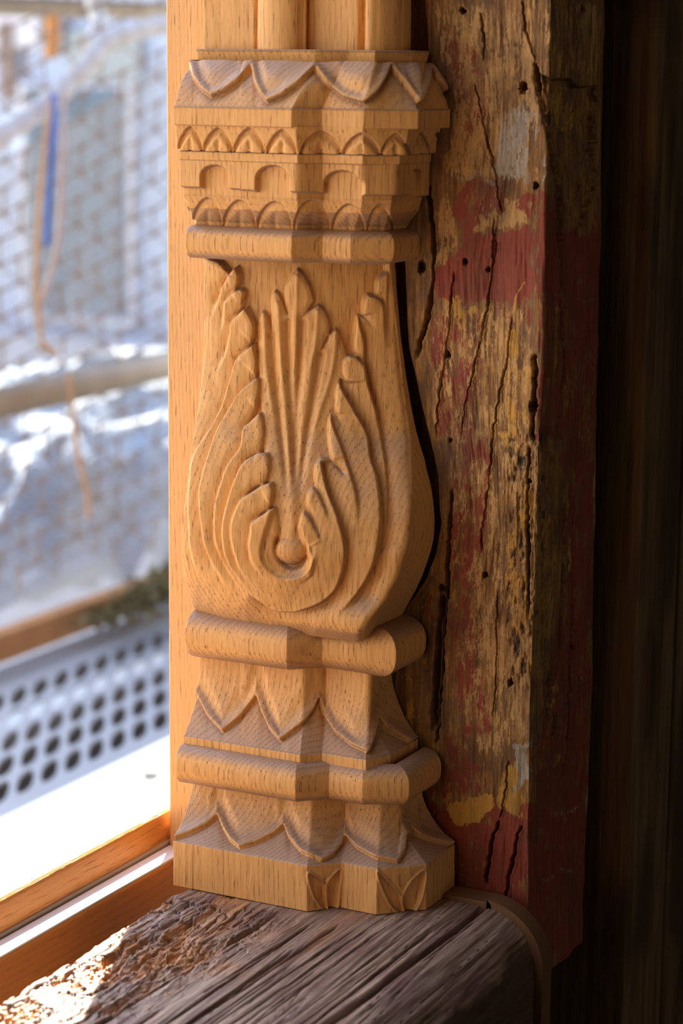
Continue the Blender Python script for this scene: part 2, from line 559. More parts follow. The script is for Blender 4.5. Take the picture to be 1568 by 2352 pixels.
arcs1 = arches([(85, 210, 648, 780), (215, 365, 655, 785), (370, 532, 655, 792), (540, 697, 665, 796), (715, 925, 672, 800), (930, 1128, 682, 806), (1130, 1288, 685, 806), (1293, 1385, 680, 796), (1395, 1450, 670, 780)], 0.72, 0.0026, 0.0026)
moulding('upper_arch_band', rA1, [(zB1, 0.0030, 0), (zB1 + 0.0003, 0.0022, 0), (zB1 + 0.004, 0.0012, 0), (zA1, -0.0008, 0)], arcs1)
zCF = zat(250, Y1['cf'], 675)
moulding('cornice_fillet', rCF, [(zA1 - 0.0008, 0.003, 0), (zA1 - 0.0005, 0.0003, 0), (zA1, 0, 0), (zCF - 0.0008, 0, 0), (zCF, -0.0006, 0), (zCF + 0.0004, 0.0006, 0)])
zBT = zat(145, Y1['bt'], 700)
bev = zm1((60, 200), (150, 340), (165, 400), (210, 460), (260, 498), (330, 470), (400, 420), (465, 345), (480, 420), (510, 480), (548, 525), (630, 490), (710, 430), (790, 352), (850, 430), (940, 500), (1045, 530), (1110, 470), (1150, 410), (1175, 345), (1250, 430), (1325, 528), (1365, 450), (1388, 350), (1425, 420), (1460, 470))
bevf = below(bev, 0.0030, 1.2, 0.0018)
rows = []
for t in np.linspace(0, 1, 16):
    rows.append((zCF + (zBT - zCF) * t, 0.0008 * (1 - t) - 0.0045 * sin(pi * t) * (0.45 + 0.55 * t), t))
moulding('petal_crown', rCF, rows, bevf, refB=rBT)
zAB = zat(116, Y1['ab'], 700)
moulding('cap_fillet', rAB, [(zBT - 0.0005, -0.002, 0), (zBT - 0.0002, 0.002, 0), (zBT + 0.0003, 0.0015, 0), (zAB - 0.0008, 0.0, 0), (zAB, -0.0006, 0), (zAB + 0.0006, 0.0005, 0), (zAB + 0.0008, 0.02, 0)])
# --- reeded shaft above
def carve_shaft(X, Y):
    X = X + (Y - 60) * 0.012
    h = np.zeros(X.shape)
    for c, w, a in ((641, 48, 0.0075), (882, 42, 0.007)):
        u = (X - c) / w
        h += np.where(np.abs(u) < 1, a * np.sqrt(np.clip(1 - u * u, 0, 1)), 0)
    for c, w, a in ((590, 3.5, 0.002), (697, 5, 0.003), (712, 8, 0.006), (831, 6, 0.004), (928, 4, 0.002)):
        h -= a * np.exp(-((X - c) / w) ** 2)
    return h
moulding('reeded_shaft', rSH, [(zAB - 0.002, 0.004, 0), (0.66, 0.004, 0)], carve_shaft)

# --- the bulb: plan sections from its silhouette
def ca(*p): return [(420 + a / 5.227, 600 + b / 5.227) for a, b in p]
def cb(*p): return [(680 + a / 5.227, 600 + b / 5.227) for a, b in p]
def cc(*p): return [(410 + a / 5.227, 1000 + b / 5.227) for a, b in p]
def ce(*p): return [(690 + a / 4.9, 1000 + b / 4.9) for a, b in p]
Ltab = np.array([(560, 475), (607, 475), (830, 472), (892, 466), (950, 457), (1048, 437), (1120, 427), (1183, 421), (1250, 419), (1316, 427), (1375, 444), (1410, 458), (1450, 470)], float)
Etab = np.array([(560, 900), (607, 903), (758, 915), (848, 926), (982, 950), (1049, 970), (1116, 986), (1183, 994), (1241, 992), (1294, 977), (1348, 955), (1410, 921), (1450, 900)], float)
Dtab = np.array([(560, 890), (607, 893), (758, 910), (893, 924), (1004, 940), (1116, 944), (1205, 937), (1241, 934), (1312, 915), (1375, 883), (1424, 845), (1450, 830)], float)
zb0, zb1 = zT1b - 0.006, zC0 + 0.004
nz, nx, nd = int((zb1 - zb0) / STEP), int(0.155 / STEP), int(0.05 / STEP)
P = np.zeros((nz, nx + nd, 3))
zs = np.linspace(zb0, zb1, nz)
def smooth_tab(tab):
    ys = np.linspace(tab[0, 0], tab[-1, 0], 400)
    v = np.interp(ys, tab[:, 0], tab[:, 1])
    k = np.hanning(31)
    k /= k.sum()
    v = np.convolve(np.pad(v, 15, 'edge'), k, 'valid')
    return ys, v
Ls, Es, Ds = map(smooth_tab, (Ltab, Etab, Dtab))
# silhouette heights: iterate rows by image row at the left edge, centre, right edge
def tab_to_z(tab, plane):
    out = []
    for y, x in zip(*tab):
        p = hit(x, y, *plane)
        out.append((p[2], p[1], p[0]))
    out = np.array(out)
    return out[np.argsort(out[:, 0])]
Lz = tab_to_z(Ls, (0, 0.0))
Ez = tab_to_z(Es, (1, YB))
for i, z in enumerate(zs):
    yL = np.interp(z, Lz[:, 0], Lz[:, 1])
    XE = np.interp(z, Ez[:, 0], Ez[:, 2])
    lo, hi = 0.0, YB
    for _ in range(30):
        m = (lo + hi) / 2
        q = np.array([XE, m, z])
        a, b = proj(q)
        if a < np.interp(b, Ds[0], Ds[1]): lo = m
        else: hi = m
    yD = (lo + hi) / 2
    s = np.linspace(0, 1, nx, endpoint=False)
    blg = 0.0045 + 0.0045 * ss(0.06 - abs(z - 0.235), -0.08, 0.06)
    y = yL + (yD - yL) * s ** 2.4 - blg * np.sin(pi * s ** 0.85)
    P[i, :nx, 0] = s * XE
    P[i, :nx, 1] = y
    t = np.linspace(0, 1, nd)
    P[i, nx:, 0] = XE
    P[i, nx:, 1] = yD + (YB - yD) * t
    P[i, :, 2] = z
# soften the arris at D slightly
for _ in range(10):
    P[:, 1:-1, :2] = (P[:, :-2, :2] + 2 * P[:, 1:-1, :2] + P[:, 2:, :2]) / 4
X, Y = proj(P.reshape(-1, 3))
X, Y = X.reshape(P.shape[:2]), Y.reshape(P.shape[:2])

def lobe_path(parts, n=4):
    """each sub-list is a smooth run; corners between runs stay sharp"""
    out = []
    for p in parts: out += list(catmull(p, n)) if len(p) > 2 else [np.array(q) for q in p]
    return out
left_edge = [
    ca((250, -60), (430, 0), (510, 80), (545, 150), (500, 260), (420, 400), (405, 480)),
    ca((430, 400), (500, 230), (560, 150), (632, 60)), ca((632, 60), (668, 150), (672, 230), (640, 330), (560, 410), (530, 450)),
    ca((530, 450), (620, 365), (700, 328)), ca((700, 328), (738, 370), (722, 480), (685, 590), (600, 705)),
    ca((600, 705), (680, 620), (752, 552)), ca((752, 552), (810, 650), (858, 770), (850, 880), (800, 1010), (668, 1155)),
    ca((668, 1155), (750, 1070), (856, 990)), ca((856, 990), (882, 1150), (888, 1270), (870, 1400)),
    ca((870, 1400), (912, 1393)), ca((912, 1393), (918, 1500), (893, 1700), (830, 1840), (740, 1985)),
    ca((740, 1985), (860, 1880), (935, 1808)), ca((935, 1808), (965, 1900), (975, 2091)), cc((1012, 40), (1000, 120), (965, 200)),
    cc((790, 310), (850, 250), (950, 205), (1082, 210)), cc((1082, 210), (1095, 350), (1072, 480), (1020, 575), (780, 740)),
    cc((780, 740), (900, 625), (1122, 558)), cc((1122, 558), (1140, 680), (1090, 870), (1000, 950), (910, 1012)),
    cc((910, 1012), (1020, 920), (1155, 858)), cc((1155, 858), (1188, 1000), (1195, 1170), (1150, 1250), (1138, 1330), (1142, 1420), (1190, 1530), (1300, 1610), (1400, 1620), (1490, 1570), (1535, 1480))]
right_edge = [
    cc((1500, 1340), (1450, 1230), (1430, 1130)), ce((0, 920), (35, 850)), ce((35, 850), (100, 905), (180, 1050)),
    ce((110, 860), (75, 780), (80, 660), (130, 580)), ce((130, 580), (190, 620), (265, 775)),
    ce((200, 620), (180, 560), (165, 470), (170, 330), (230, 245)), ce((230, 245), (350, 285), (440, 370), (492, 435)),
    ce((380, 320), (340, 200), (310, 0)), cb((385, 1990), (395, 1900), (420, 1828)), cb((420, 1828), (500, 1905), (540, 1960)),
    cb((510, 1900), (475, 1750), (488, 1540), (550, 1380)), cb((550, 1380), (600, 1440), (640, 1500)),
    cb((590, 1420), (565, 1320), (570, 1200), (620, 1128)), cb((620, 1128), (740, 1150), (815, 1240)),
    cb((735, 1160), (695, 1080), (695, 980), (703, 850), (738, 650)), cb((738, 650), (830, 680), (892, 755)),
    cb((805, 640), (808, 560), (812, 480), (858, 400)), cb((858, 400), (960, 425), (1035, 500)),
    cb((950, 400), (960, 300), (1000, 200), (1130, 90)), cb((1130, 90), (1300, 60))]
leaf = lobe_path(left_edge) + lobe_path(right_edge) + [(1060, 600), (1060, 1500), (380, 1500), (380, 590)]
spray = lobe_path([
    ca((960, 2400), (900, 1400), (882, 900), (890, 700), (930, 600)), ca((930, 600), (980, 620), (1020, 720), (1058, 890)),
    ca((1050, 800), (1040, 600), (1048, 420), (1090, 350)), ca((1090, 350), (1150, 400), (1200, 520), (1245, 630)),
    ca((1250, 620), (1210, 480), (1212, 330), (1290, 180), (1372, 80)), cb((10, 90), (90, 170), (170, 310), (218, 480)),
    cb((218, 480), (140, 590), (62, 690)), cb((62, 690), (150, 595), (262, 520)), cb((262, 520), (350, 610), (402, 740), (400, 880), (340, 1010), (290, 1090)),
    cb((290, 1090), (370, 920), (480, 800)), cb((480, 800), (550, 930), (610, 1110)), cb((600, 1200), (640, 2000))]) + [(740, 1200), (700, 1260), (640, 1260), (620, 1150)]
ball_c, ball_r = (410 + 1338 / 5.227, 1000 + 1385 / 5.227), 200 / 5.227
body = poly_sd(X, Y, leaf)
spd = poly_sd(X, Y, spray)
# the right half of the leaf dies into the plain side of the body
fadeR = 1 - ss(X, 0, 1) * 0
h = np.zeros(X.shape)
# ground: slightly sunk; spray over ground; leaf over spray
h_sp = 0.0030 * ss(spd, -0.8, 1.4) + 0.0010 * ss(spd, 1, 14)
h = np.where(body > 0, 0, h_sp) - 0.0004
sink = ss(Y, 900, 1180) * (body < 0)
h -= 0.0022 * sink * (1 - 0.8 * np.exp(-((X - 668) / 16) ** 2))
lf = ss(body, -0.9, 0.9)
h = h * (1 - lf) + lf * (0.0056 + 0.0008 * ss(body, 0, 12))
# lobes ridges and valleys in the spray
def stroke(pts, depth, w, taper=(0.08, 0.25), n=5):
    q = catmull(pts, n)
    d, s, t = line_dist(X, Y, q)
    tp = ss(t, 0, taper[0]) * (1 - ss(t, 1 - taper[1], 1.0)) if taper[1] > 0 else ss(t, 0, taper[0])
    return -depth * np.exp(-(d / w) ** 2) * tp
def ridge_step(pts, low, depth, wl=16.0, lift=0.0009, wh=16.0, sharp=2.0, taper=(0.02, 0.3), n=5):
    """low = +1: the side of larger X drops when the line runs down the picture, -1: the other side"""
    q = catmull(pts, n)
    d, s, t = line_dist(X, Y, q)
    sd_ = d * s * low
    wl = wl * 1.45
    depth = depth * 1.45
    tp = ss(t, -0.001, taper[0]) * (1 - ss(t, 1 - taper[1], 1.0))
    # distance beyond the ends fades
    e0, e1 = q[0], q[-1]
    sharp = sharp * (0.6 + 1.6 * ss(t, 0.05, 0.45))
    a = ss(sd_, -sharp, sharp)
    return tp * (-depth * a * np.exp(-np.clip(sd_, 0, None) / wl) + lift * (1 - a) * np.exp(np.clip(sd_, None, 0) / wh))
z2 = lambda *p: [(370 + a / 2.24, 580 + b / 2.24) for a, b in p]
vs_sp = [z2((563, 400), (585, 650), (620, 950), (655, 1300)), z2((648, 330), (655, 600), (672, 900), (680, 1300)),
         z2((733, 335), (715, 550), (695, 850), (688, 1250)), z2((828, 500), (790, 720), (740, 1000), (700, 1280))]
sp_h = 0
for p in vs_sp: sp_h = sp_h + stroke(p, 0.0024, 8.5, (0.03, 0.25))
for p in (z2((600, 250), (612, 500), (635, 800)), z2((700, 110), (692, 400), (684, 800)), z2((805, 290), (795, 450), (765, 620), (745, 800)), z2((900, 400), (880, 600), (820, 800), (760, 1000)), z2((530, 320), (540, 600), (590, 900))):
    sp_h = sp_h - stroke(p, 0.0009, 6.0, (0.01, 0.4))
h += sp_h * (1 - lf) * ss(spd, -2, 4)
# overlapping lobe steps, left side (outer side low) ...
LS = [
    (ca((545, 150), (470, 300), (405, 480), (380, 700)), 0.0016, 12, 0.5),
    (ca((640, 330), (530, 450), (490, 700), (470, 900)), 0.0016, 12, 0.5),
    (ca((752, 552), (600, 705), (575, 880), (500, 1150), (380, 1400)), 0.0020, 14, 0.5),
    (ca((856, 990), (668, 1155), (590, 1380), (480, 1700), (330, 2000)) + cc((180, 250), (130, 550), (110, 900), (150, 1350), (250, 1650), (420, 1900)), 0.0020, 15, 0.3),
    (ca((905, 1393), (700, 1575), (560, 1790), (430, 2010)) + cc((400, 130), (300, 430), (250, 700), (260, 1000), (330, 1400), (500, 1700), (700, 1950)), 0.0026, 15, 0.3),
    (ca((935, 1808), (740, 1985)) + cc((750, 130), (640, 280), (560, 420), (450, 750), (415, 1000), (430, 1300), (560, 1600), (800, 1900), (960, 2060)), 0.0022, 13, 0.3),
    (cc((1075, 208), (950, 215), (800, 310), (650, 600), (545, 950), (520, 1200), (580, 1500), (750, 1750), (1000, 2020)), 0.0030, 16, 0.3),
    (cc((1110, 565), (900, 630), (780, 740), (700, 880), (640, 1080), (650, 1300), (750, 1600), (950, 1800), (1200, 1920)), 0.0022, 13, 0.4),
    (cc((1130, 870), (910, 1012), (870, 1180), (850, 1350), (900, 1520), (1030, 1680), (1200, 1770)), 0.0022, 13, 0.5)]
stp = 0
for p, dep, w, te in LS: stp = stp + ridge_step(p, -1, dep, w, taper=(0.01, te))
# ... and right side (outer side low)
RS = [
    (cb((1100, 110), (1090, 400), (1095, 800), (1120, 1100)), 0.0012, 10, 0.6),
    (cb((858, 400), (960, 430), (1035, 500), (1060, 800), (1080, 1200)), 0.0016, 12, 0.6),
    (cb((738, 650), (770, 800), (815, 980), (825, 1240), (870, 1500), (960, 1800)) + ce((1000, 200),), 0.0026, 14, 0.5),
    (cb((620, 1130), (740, 1155), (820, 1245), (860, 1450), (950, 1750)) + ce((960, 300), (990, 700), (970, 1000), (900, 1400)), 0.0022, 14, 0.3),
    (cb((545, 1390), (530, 1490), (690, 1780), (850, 2080)) + ce((790, 260), (865, 480), (910, 880), (885, 1200), (800, 1520), (640, 1790), (420, 2040)), 0.0042, 19, 0.15),
    (cb((420, 1830), (430, 1930), (470, 2050)) + ce((430, 60), (520, 300), (620, 620), (650, 850), (635, 1150)), 0.0024, 13, 0.5),
    (ce((235, 300), (300, 600), (400, 850), (475, 1090), (510, 1280), (490, 1490), (410, 1720), (240, 1885), (0, 1975), (-120, 1985)) + z2((580, 1835), (450, 1745)), 0.0042, 18, 0.1),
    (ce((135, 590), (200, 640), (262, 775), (330, 1000)), 0.0014, 9, 0.5),
    (ce((30, 855), (110, 930), (185, 1060), (250, 1250)), 0.0014, 9, 0.5),
    (ce((0, 1250), (60, 1380), (100, 1250), (150, 1500), (60, 1620), (-100, 1680)), 0.0010, 8, 0.4)]
for p, dep, w, te in RS: stp = stp + ridge_step(p, 1, dep, w, taper=(0.01, te))
h += stp * lf
# plain side strip right of the last leaf edge stays full; long valley beside it
h += lf * stroke(ce((880, 200), (960, 600), (975, 950), (930, 1350), (800, 1700), (640, 1960)), 0.0016, 14, (0.2, 0.2))
# centre scroll: cup and ball
dc = np.hypot(X - ball_c[0], Y - ball_c[1])
cup = cc((1165, 900), (1080, 1060), (1010, 1280), (1000, 1450), (1080, 1600), (1230, 1700), (1400, 1700), (1520, 1650), (1600, 1500), (1560, 1350), (1500, 1200), (1440, 1100))
cupd = poly_sd(X, Y, catmull(cup, 4, True))
h -= 0.0032 * ss(cupd, -3, 6) * lf
bh = np.sqrt(np.clip(1 - (dc / ball_r) ** 2, 0, 1))
inb = dc < ball_r
h = np.where(inb, np.maximum(h, -0.0012 + 0.0060 * bh), h)
# ring under the ball
h += 0.0012 * np.exp(-((dc - ball_r * 1.52) / 5.5) ** 2) * ss(Y, ball_c[1] - 10, ball_c[1] + 25)
edge = ss(P[..., 1], 0.0, 1.0)
side_f = 1.0 - ss(np.arange(nx + nd)[None, :] * np.ones((nz, 1)), nx - 7, nx - 1)
h = h * side_f + 0.0050 * (1 - side_f)
h += 0.0006 * fbm(X / 26, Y / 60, 3, 9)
h = blur(h, 2)
N = blur(normals(P), 8)
N /= np.linalg.norm(N, axis=-1, keepdims=True)
h = h - 0.0040
PB = P + N * h[..., None]
PB[:, 0, 0] = 0.0
PB[:, -1, 1] = YB
lft = PB[:, :1].copy()
lft[..., 1] = 0.072
PB = np.concatenate([lft, PB], 1)
def fm(a):
    a = np.concatenate([a[:, :1], a], 1)
    return (a[:-1, :-1].astype(int) + a[1:, 1:] + a[:-1, 1:] + a[1:, :-1]) >= 2
mb = fm(inb)
ml = fm(body > 0) & ~mb
ms = fm(spd > 0) & ~ml & ~mb
bulb = grid('bulb_body', PB, OAK, PIL, ~(mb | ml | ms))
o = grid('acanthus_leaf', PB, OAK, bulb, ml)
o['label'] = 'acanthus leaf with overlapping lobes wrapped round the bulb'
grid('leaf_spray', PB, OAK, bulb, ms)
grid('scroll_ball', PB, OAK, bulb, mb)

# --- flat board behind the column
def slab(name, x0, x1, y0, y1, z0, z1, mat, parent, bev=0.0012): return box(name, (x0, y0, z0), (x1, y1, z1), mat, parent, bev)
bo = slab('backing_board', -0.0455, 0.090, 0.070, 0.088, -0.006, 0.68, OAKB, PIL)
bo['label'] = 'plain flat oak board behind the carving'

# ------------------------------------------------------------------ old painted post
def px4(*p): return [(900 + a / 2.347, b / 2.347) for a, b in p]
def px5(*p): return [(900 + a / 1.7396, 1000 + b / 1.7396) for a, b in p]
t = NT('old_painted_wood')
aR, aC, aG, aY, aD = (t.attr(k) for k in ('red', 'cream', 'grey', 'yellow', 'pit'))
co = t.co
fib = t.noise(t.map((420, 420, 22)), 1.0, 5, 0.65)
fine = t.noise(t.map((520, 520, 160)), 1.0, 4, 0.7)
blot = t.noise(t.map((110, 110, 45)), 1.0, 6, 0.72)
blot2 = t.noise(t.map((150, 150, 40), loc=(3, 1, 7)), 1.0, 6, 0.75)
blot3 = t.noise(t.map((60, 60, 30), loc=(8, 4, 2)), 1.0, 6, 0.7)
c = t.mix(t.ramp(fib, (0.35, 0.0), (0.65, 1.0)), (0.20, 0.085, 0.020), (0.56, 0.28, 0.07))
c = t.mix(t.ramp(blot3, (0.40, 0.0), (0.60, 0.75)), c, (0.12, 0.055, 0.022))
def over(c, mask, noise, col, edge=0.10):
    noise = t.math('ADD', t.math('MULTIPLY', t.math('SUBTRACT', noise, 0.5), 1.5), t.math('ADD', t.math('MULTIPLY', t.math('SUBTRACT', fib, 0.5), 0.6), t.math('ADD', 0.5, t.math('MULTIPLY', t.math('SUBTRACT', fine, 0.5), 1.0))))
    f = t.math('SUBTRACT', t.math('ADD', mask, t.math('MULTIPLY', noise, 1.0)), 1.0)
    f = t.ramp(f, (0.0, 0.0), (edge, 1.0))
    return t.mix(f, c, col)
redc = t.mix(fine, (0.14, 0.018, 0.008), (0.42, 0.085, 0.035))
crc = t.mix(fine, (0.38, 0.19, 0.05), (0.76, 0.44, 0.15))
yec = t.mix(fine, (0.46, 0.21, 0.025), (0.72, 0.38, 0.06))
grc = t.mix(blot2, (0.30, 0.23, 0.14), (0.60, 0.50, 0.35))
c = over(c, aC, blot2, crc)
c = over(c, aR, blot, redc)
c = over(c, aY, blot3, yec)
c = over(c, aG, blot, grc)
c = t.mix(t.ramp(fine, (0.57, 0.0), (0.68, 0.65)), c, (0.07, 0.03, 0.014))
stain = t.noise(t.map((26, 26, 16), loc=(1, 9, 4)), 1.0, 6, 0.7)
c = t.mix(t.ramp(stain, (0.48, 0.0), (0.66, 0.6)), c, (0.10, 0.045, 0.02))
c = t.mix(t.math('MULTIPLY', aD, 0.85), c, (0.035, 0.02, 0.012))
hh = t.math('ADD', t.math('MULTIPLY', fib, 0.8), t.math('MULTIPLY', blot, 0.9))
t.bump(hh, 0.0012, 0.9)
PAINT = t.set(color=c, rough=t.mix(blot, (0.45,) * 3, (0.75,) * 3), spec=0.35)

st = 0.00056
XL = 0.095
XR = 0.2075
PL = np.array([(-200, 970), (0, 975), (120, 984), (240, 1000), (420, 985), (520, 945), (600, 931), (800, 942), (900, 962), (1000, 985), (1100, 1008), (1200, 1014), (1260, 1006), (1330, 978), (1400, 930), (1500, 900), (2600, 900)], float)
PLz = np.array([(hit(x, y, 1, 0.0825)[2], hit(x, y, 1, 0.0825)[0]) for y, x in PL])
PLz = PLz[np.argsort(PLz[:, 0])]
nzp = int((0.66 + 0.062) / st)
zs = np.linspace(-0.062, 0.66, nzp)
wf, wsd = int((XR - XL) / st), int(0.095 / st)
P = np.zeros((nzp, wf + wsd, 3))
for i, z in enumerate(zs):
    yo = 0.0825 + 0.0025 * float(fbm(np.array(z * 9.0), np.array(1.3), 2, 3))
    xr = XR + 0.003 * float(fbm(np.array(z * 7.0), np.array(4.3), 3, 5))
    xl = np.interp(z, PLz[:, 0], PLz[:, 1]) + 0.0016 * float(fbm(np.array(z * 40.0), np.array(2.3), 3, 15))
    xs = np.linspace(xl, xr, wf, endpoint=False)
    P[i, :wf, 0] = xs
    P[i, :wf, 1] = yo
    # side depth: dark end of the flank leans a little
    xe, ye = xr + 0.001, solve_x(0, 0, 0) * 0 + 0.0
    lo, hi = 0.10, 0.24
    tgt = 1396 - (0.56 - z) / 0.56 * 50 + 5 * float(fbm(np.array(z * 14.0), np.array(9.3), 3, 8))
    for _ in range(25):
        m = (lo + hi) / 2
        if proj(np.array([xr, m, z]))[0] < tgt: lo = m
        else: hi = m
    P[i, wf:, 0] = xr
    P[i, wf:, 1] = np.linspace(yo, lo, wsd)
    P[i, :, 2] = z
for _ in range(9):
    P[:, 1:-1, :2] = (P[:, :-2, :2] + 2 * P[:, 1:-1, :2] + P[:, 2:, :2]) / 4
X, Y = proj(P.reshape(-1, 3))
X, Y = X.reshape(P.shape[:2]), Y.reshape(P.shape[:2])
u = np.arange(wf + wsd)[None, :] * st * np.ones((nzp, 1))
zz = P[..., 2]
h = 0.0030 * fbm(u * 28, zz * 9, 3, 1) + 0.0014 * fbm(u * 160, zz * 16, 4, 2) + 0.0006 * fbm(u * 500, zz * 60, 3, 4)
pit = np.zeros(X.shape)
def crack(pts, w, dep, wob=2.0):
    global h, pit
    q = catmull(pts, 5)
    xw = X + wob * vn(Y / 14, X * 0 + len(pts), 3) + wob * 0.6 * vn(Y / 5, X * 0 + 7, 5)
    d, s, tt = line_dist(xw, Y, q)
    ww = w * (0.55 + 0.6 * (0.5 + 0.5 * vn(Y / 30, X * 0 + w * 10, 8)))
    tp = ss(tt, 0, 0.06) * (1 - ss(tt, 0.9, 1))
    g = np.exp(-(d / ww) ** 2) * tp
    h = h - dep * g
    h = h + 0.0006 * np.exp(-((d - 2.2 * ww) / (1.5 * ww)) ** 2) * tp
    pit = np.maximum(pit, ss(g, 0.35, 0.8))
for pts, w, dep in (
    (px4((700, 0), (720, 180), (770, 330)), 2.2, 0.004), (px4((765, 320), (790, 480), (850, 750), (900, 1050), (920, 1350)), 5.5, 0.009),
    (px4((915, 1300), (930, 1800), (945, 1950), (915, 2250), (905, 2390)), 2.2, 0.004), (px4((445, 440), (480, 620), (540, 880), (570, 1050), (590, 1180)), 1.8, 0.003),
    (px4((190, 900), (205, 1100), (224, 1400), (200, 1650), (150, 1850), (130, 1950)), 3.6, 0.008), (px4((330, 1450), (300, 1800), (250, 2150), (235, 2390)), 1.7, 0.003),
    (px4((545, 1150), (530, 1500), (480, 1800), (400, 2150), (370, 2390)), 1.6, 0.003), (px4((640, 1700), (610, 1950), (560, 2200), (535, 2390)), 1.8, 0.003),
    (px4((470, 60), (490, 200), (485, 340)), 2.0, 0.002), (px4((545, 1250), (550, 1400)), 1.6, 0.002), (px4((770, 1900), (775, 2060), (750, 2390)), 5.0, 0.004),
    (px5((400, 0), (385, 200), (360, 380), (355, 480)), 1.8, 0.003), (px5((245, 200), (235, 300), (222, 560), (205, 800), (190, 1050), (170, 1270)), 3.2, 0.009),
    (px5((200, 620), (178, 900), (158, 1200)), 6.0, 0.009), (px5((705, 250), (690, 450), (685, 700), (680, 890)), 3.5, 0.006),
    (px5((745, 250), (730, 600), (715, 900), (700, 1200), (670, 1450)), 2.0, 0.004), (px5((545, 30), (540, 250), (545, 500), (540, 750)), 2.8, 0.004),
    (px5((640, 950), (625, 1150)), 4.0, 0.004), (px5((748, 960), (742, 1060)), 3.0, 0.004), (px5((425, 1540), (390, 1650), (370, 1810)), 3.2, 0.006),
    (px5((510, 1560), (480, 1700), (445, 1860)), 3.0, 0.006), (px5((460, 1300), (450, 1420), (425, 1540)), 1.6, 0.003), (px5((420, 600), (415, 900), (400, 1150)), 1.3, 0.002),
    (px5((660, 1120), (650, 1200)), 5, 0.004)):
    crack(pts, w, dep)
for (x, y), r in zip(px4((375, 58), (1040, 45), (390, 1410), (510, 1455), (155, 1440), (295, 1915), (775, 1000), (700, 470), (765, 2190)) + px5((230, 20), (200, 610), (665, 130), (470, 990), (548, 185), (370, 560), (728, 850)),
                     (8, 9, 8, 7, 13, 9, 9, 13, 14, 5, 10, 4, 8, 6, 9, 5)):
    d = np.hypot((X - x) * 1.25, (Y - y) * 0.85) * (1 + 0.35 * vn(X / 4, Y / 4, 12))
    g = 1 - ss(d, 0.45 * r, 1.0 * r)
    h -= 0.007 * g
    pit = np.maximum(pit, g)
hol = px4((800, 395), (880, 425), (960, 420), (1020, 465), (1105, 460), (1120, 1000), (1060, 1150), (1000, 1290), (940, 1130), (880, 820), (805, 520))
hd = poly_sd(X + 5 * vn(Y / 9, X / 9, 3), Y, hol)
h -= 0.0055 * ss(hd, 0, 7) * (1 - 0.5 * ss(Y, 250, 560))
h += ss(hd, 0, 10) * 0.0030 * fbm((X + Y * 0.18) / 5, Y / 70, 4, 31)
pit = np.maximum(pit, ss(hd, -3, 2) * (1 - ss(hd, 2, 6)) * (Y < 235) * 0.8)
rough_e = ss(poly_sd(X, Y, px5((470, 0), (640, 0), (600, 500), (560, 1000), (480, 1000))), -25, 5)
h += rough_e * 0.0026 * np.clip(fbm(X / 7, Y / 22, 4, 41), -1, 0.1)
pit = np.maximum(pit, rough_e * ss(-fbm(X / 7, Y / 22, 4, 41), 0.22, 0.4))
N = blur(normals(P), 6)
N /= np.linalg.norm(N, axis=-1, keepdims=True)
h -= h.max() * 0.0 + 0.001
P2 = P + N * h[..., None]
lipc = P2[:, :1].copy()
lipc[..., 0] += 0.002
lipc[..., 1] = 0.104
P2 = np.concatenate([lipc, P2], 1)
# paint layers
WX, WY = X + 26 * fbm(X / 34, Y / 46, 4, 51), Y + 22 * fbm(X / 28, Y / 40, 4, 61)
def area(lst):
    m = np.zeros(X.shape)
    for pts, v, fe in lst:
        d = poly_sd(WX, WY, pts)
        fe = fe * 1.6 + 3
        m = np.maximum(m, v * ss(d, -fe, fe))
    return m
cream = area([(px4((100, 0), (820, 0), (800, 500), (780, 1000), (240, 1000), (300, 500), (190, 0)), 0.60, 20), (px4((810, 0), (1170, 0), (1110, 440), (960, 420), (810, 400)), 0.50, 10),
              (px4((440, 1050), (560, 1010), (640, 1080), (730, 1070), (730, 1235), (430, 1230)), 0.80, 8), (px4((230, 1020), (340, 1020), (340, 1440), (230, 1440)), 0.62, 12),
              (px4((150, 1650), (770, 1650), (760, 2390), (200, 2390)), 0.56, 12), (px5((200, 0), (660, 0), (640, 900), (560, 1300), (260, 1300), (230, 800)), 0.50, 16),
              (px5((0, 650), (175, 650), (160, 1240), (0, 1240)), 0.30, 10)])
red = area([(px4((215, 60), (350, 100), (480, 250), (560, 500), (520, 620), (440, 800), (440, 1000), (380, 1000), (370, 650), (260, 400)), 0.50, 16),
            (px4((380, 960), (560, 940), (600, 1000), (640, 1120), (560, 1170), (420, 1240), (300, 1180), (330, 1060)), 0.66, 7),
            (px4((365, 1170), (440, 1235), (770, 1235), (770, 1650), (600, 1640), (200, 1650), (225, 1450), (350, 1400)), 0.82, 7),
            (px4((640, 1020), (770, 1010), (775, 1240), (640, 1120)), 0.62, 8),
            (px4((770, 1030), (900, 1030), (1000, 1290), (1070, 1160), (1130, 1040), (1160, 1040), (1160, 2390), (770, 2390)), 0.60, 8),
            (px4((770, 1240), (1160, 1240), (1160, 1630), (770, 1600)), 0.78, 8), (px4((950, 1600), (1160, 1600), (1140, 2390), (1090, 2390), (1040, 1900)), 0.9, 14),
            (px4((150, 1640), (500, 1650), (480, 2390), (200, 2390)), 0.53, 12), (px4((500, 1600), (770, 1600), (770, 1800), (560, 1800)), 0.52, 10),
            (px5((240, 0), (420, 0), (370, 700), (400, 1200), (240, 1200), (215, 800)), 0.54, 12), (px5((100, 680), (180, 640), (190, 760), (120, 780)), 0.6, 8),
            (px5((690, 0), (830, 0), (790, 1500), (560, 1500), (620, 950), (680, 600)), 0.70, 12), (px5((200, 1180), (300, 1200), (420, 1420), (220, 1460), (120, 1500), (110, 1400)), 0.60, 14),
            (px5((110, 1480), (800, 1440), (800, 2100), (100, 2100)), 0.74, 12)])
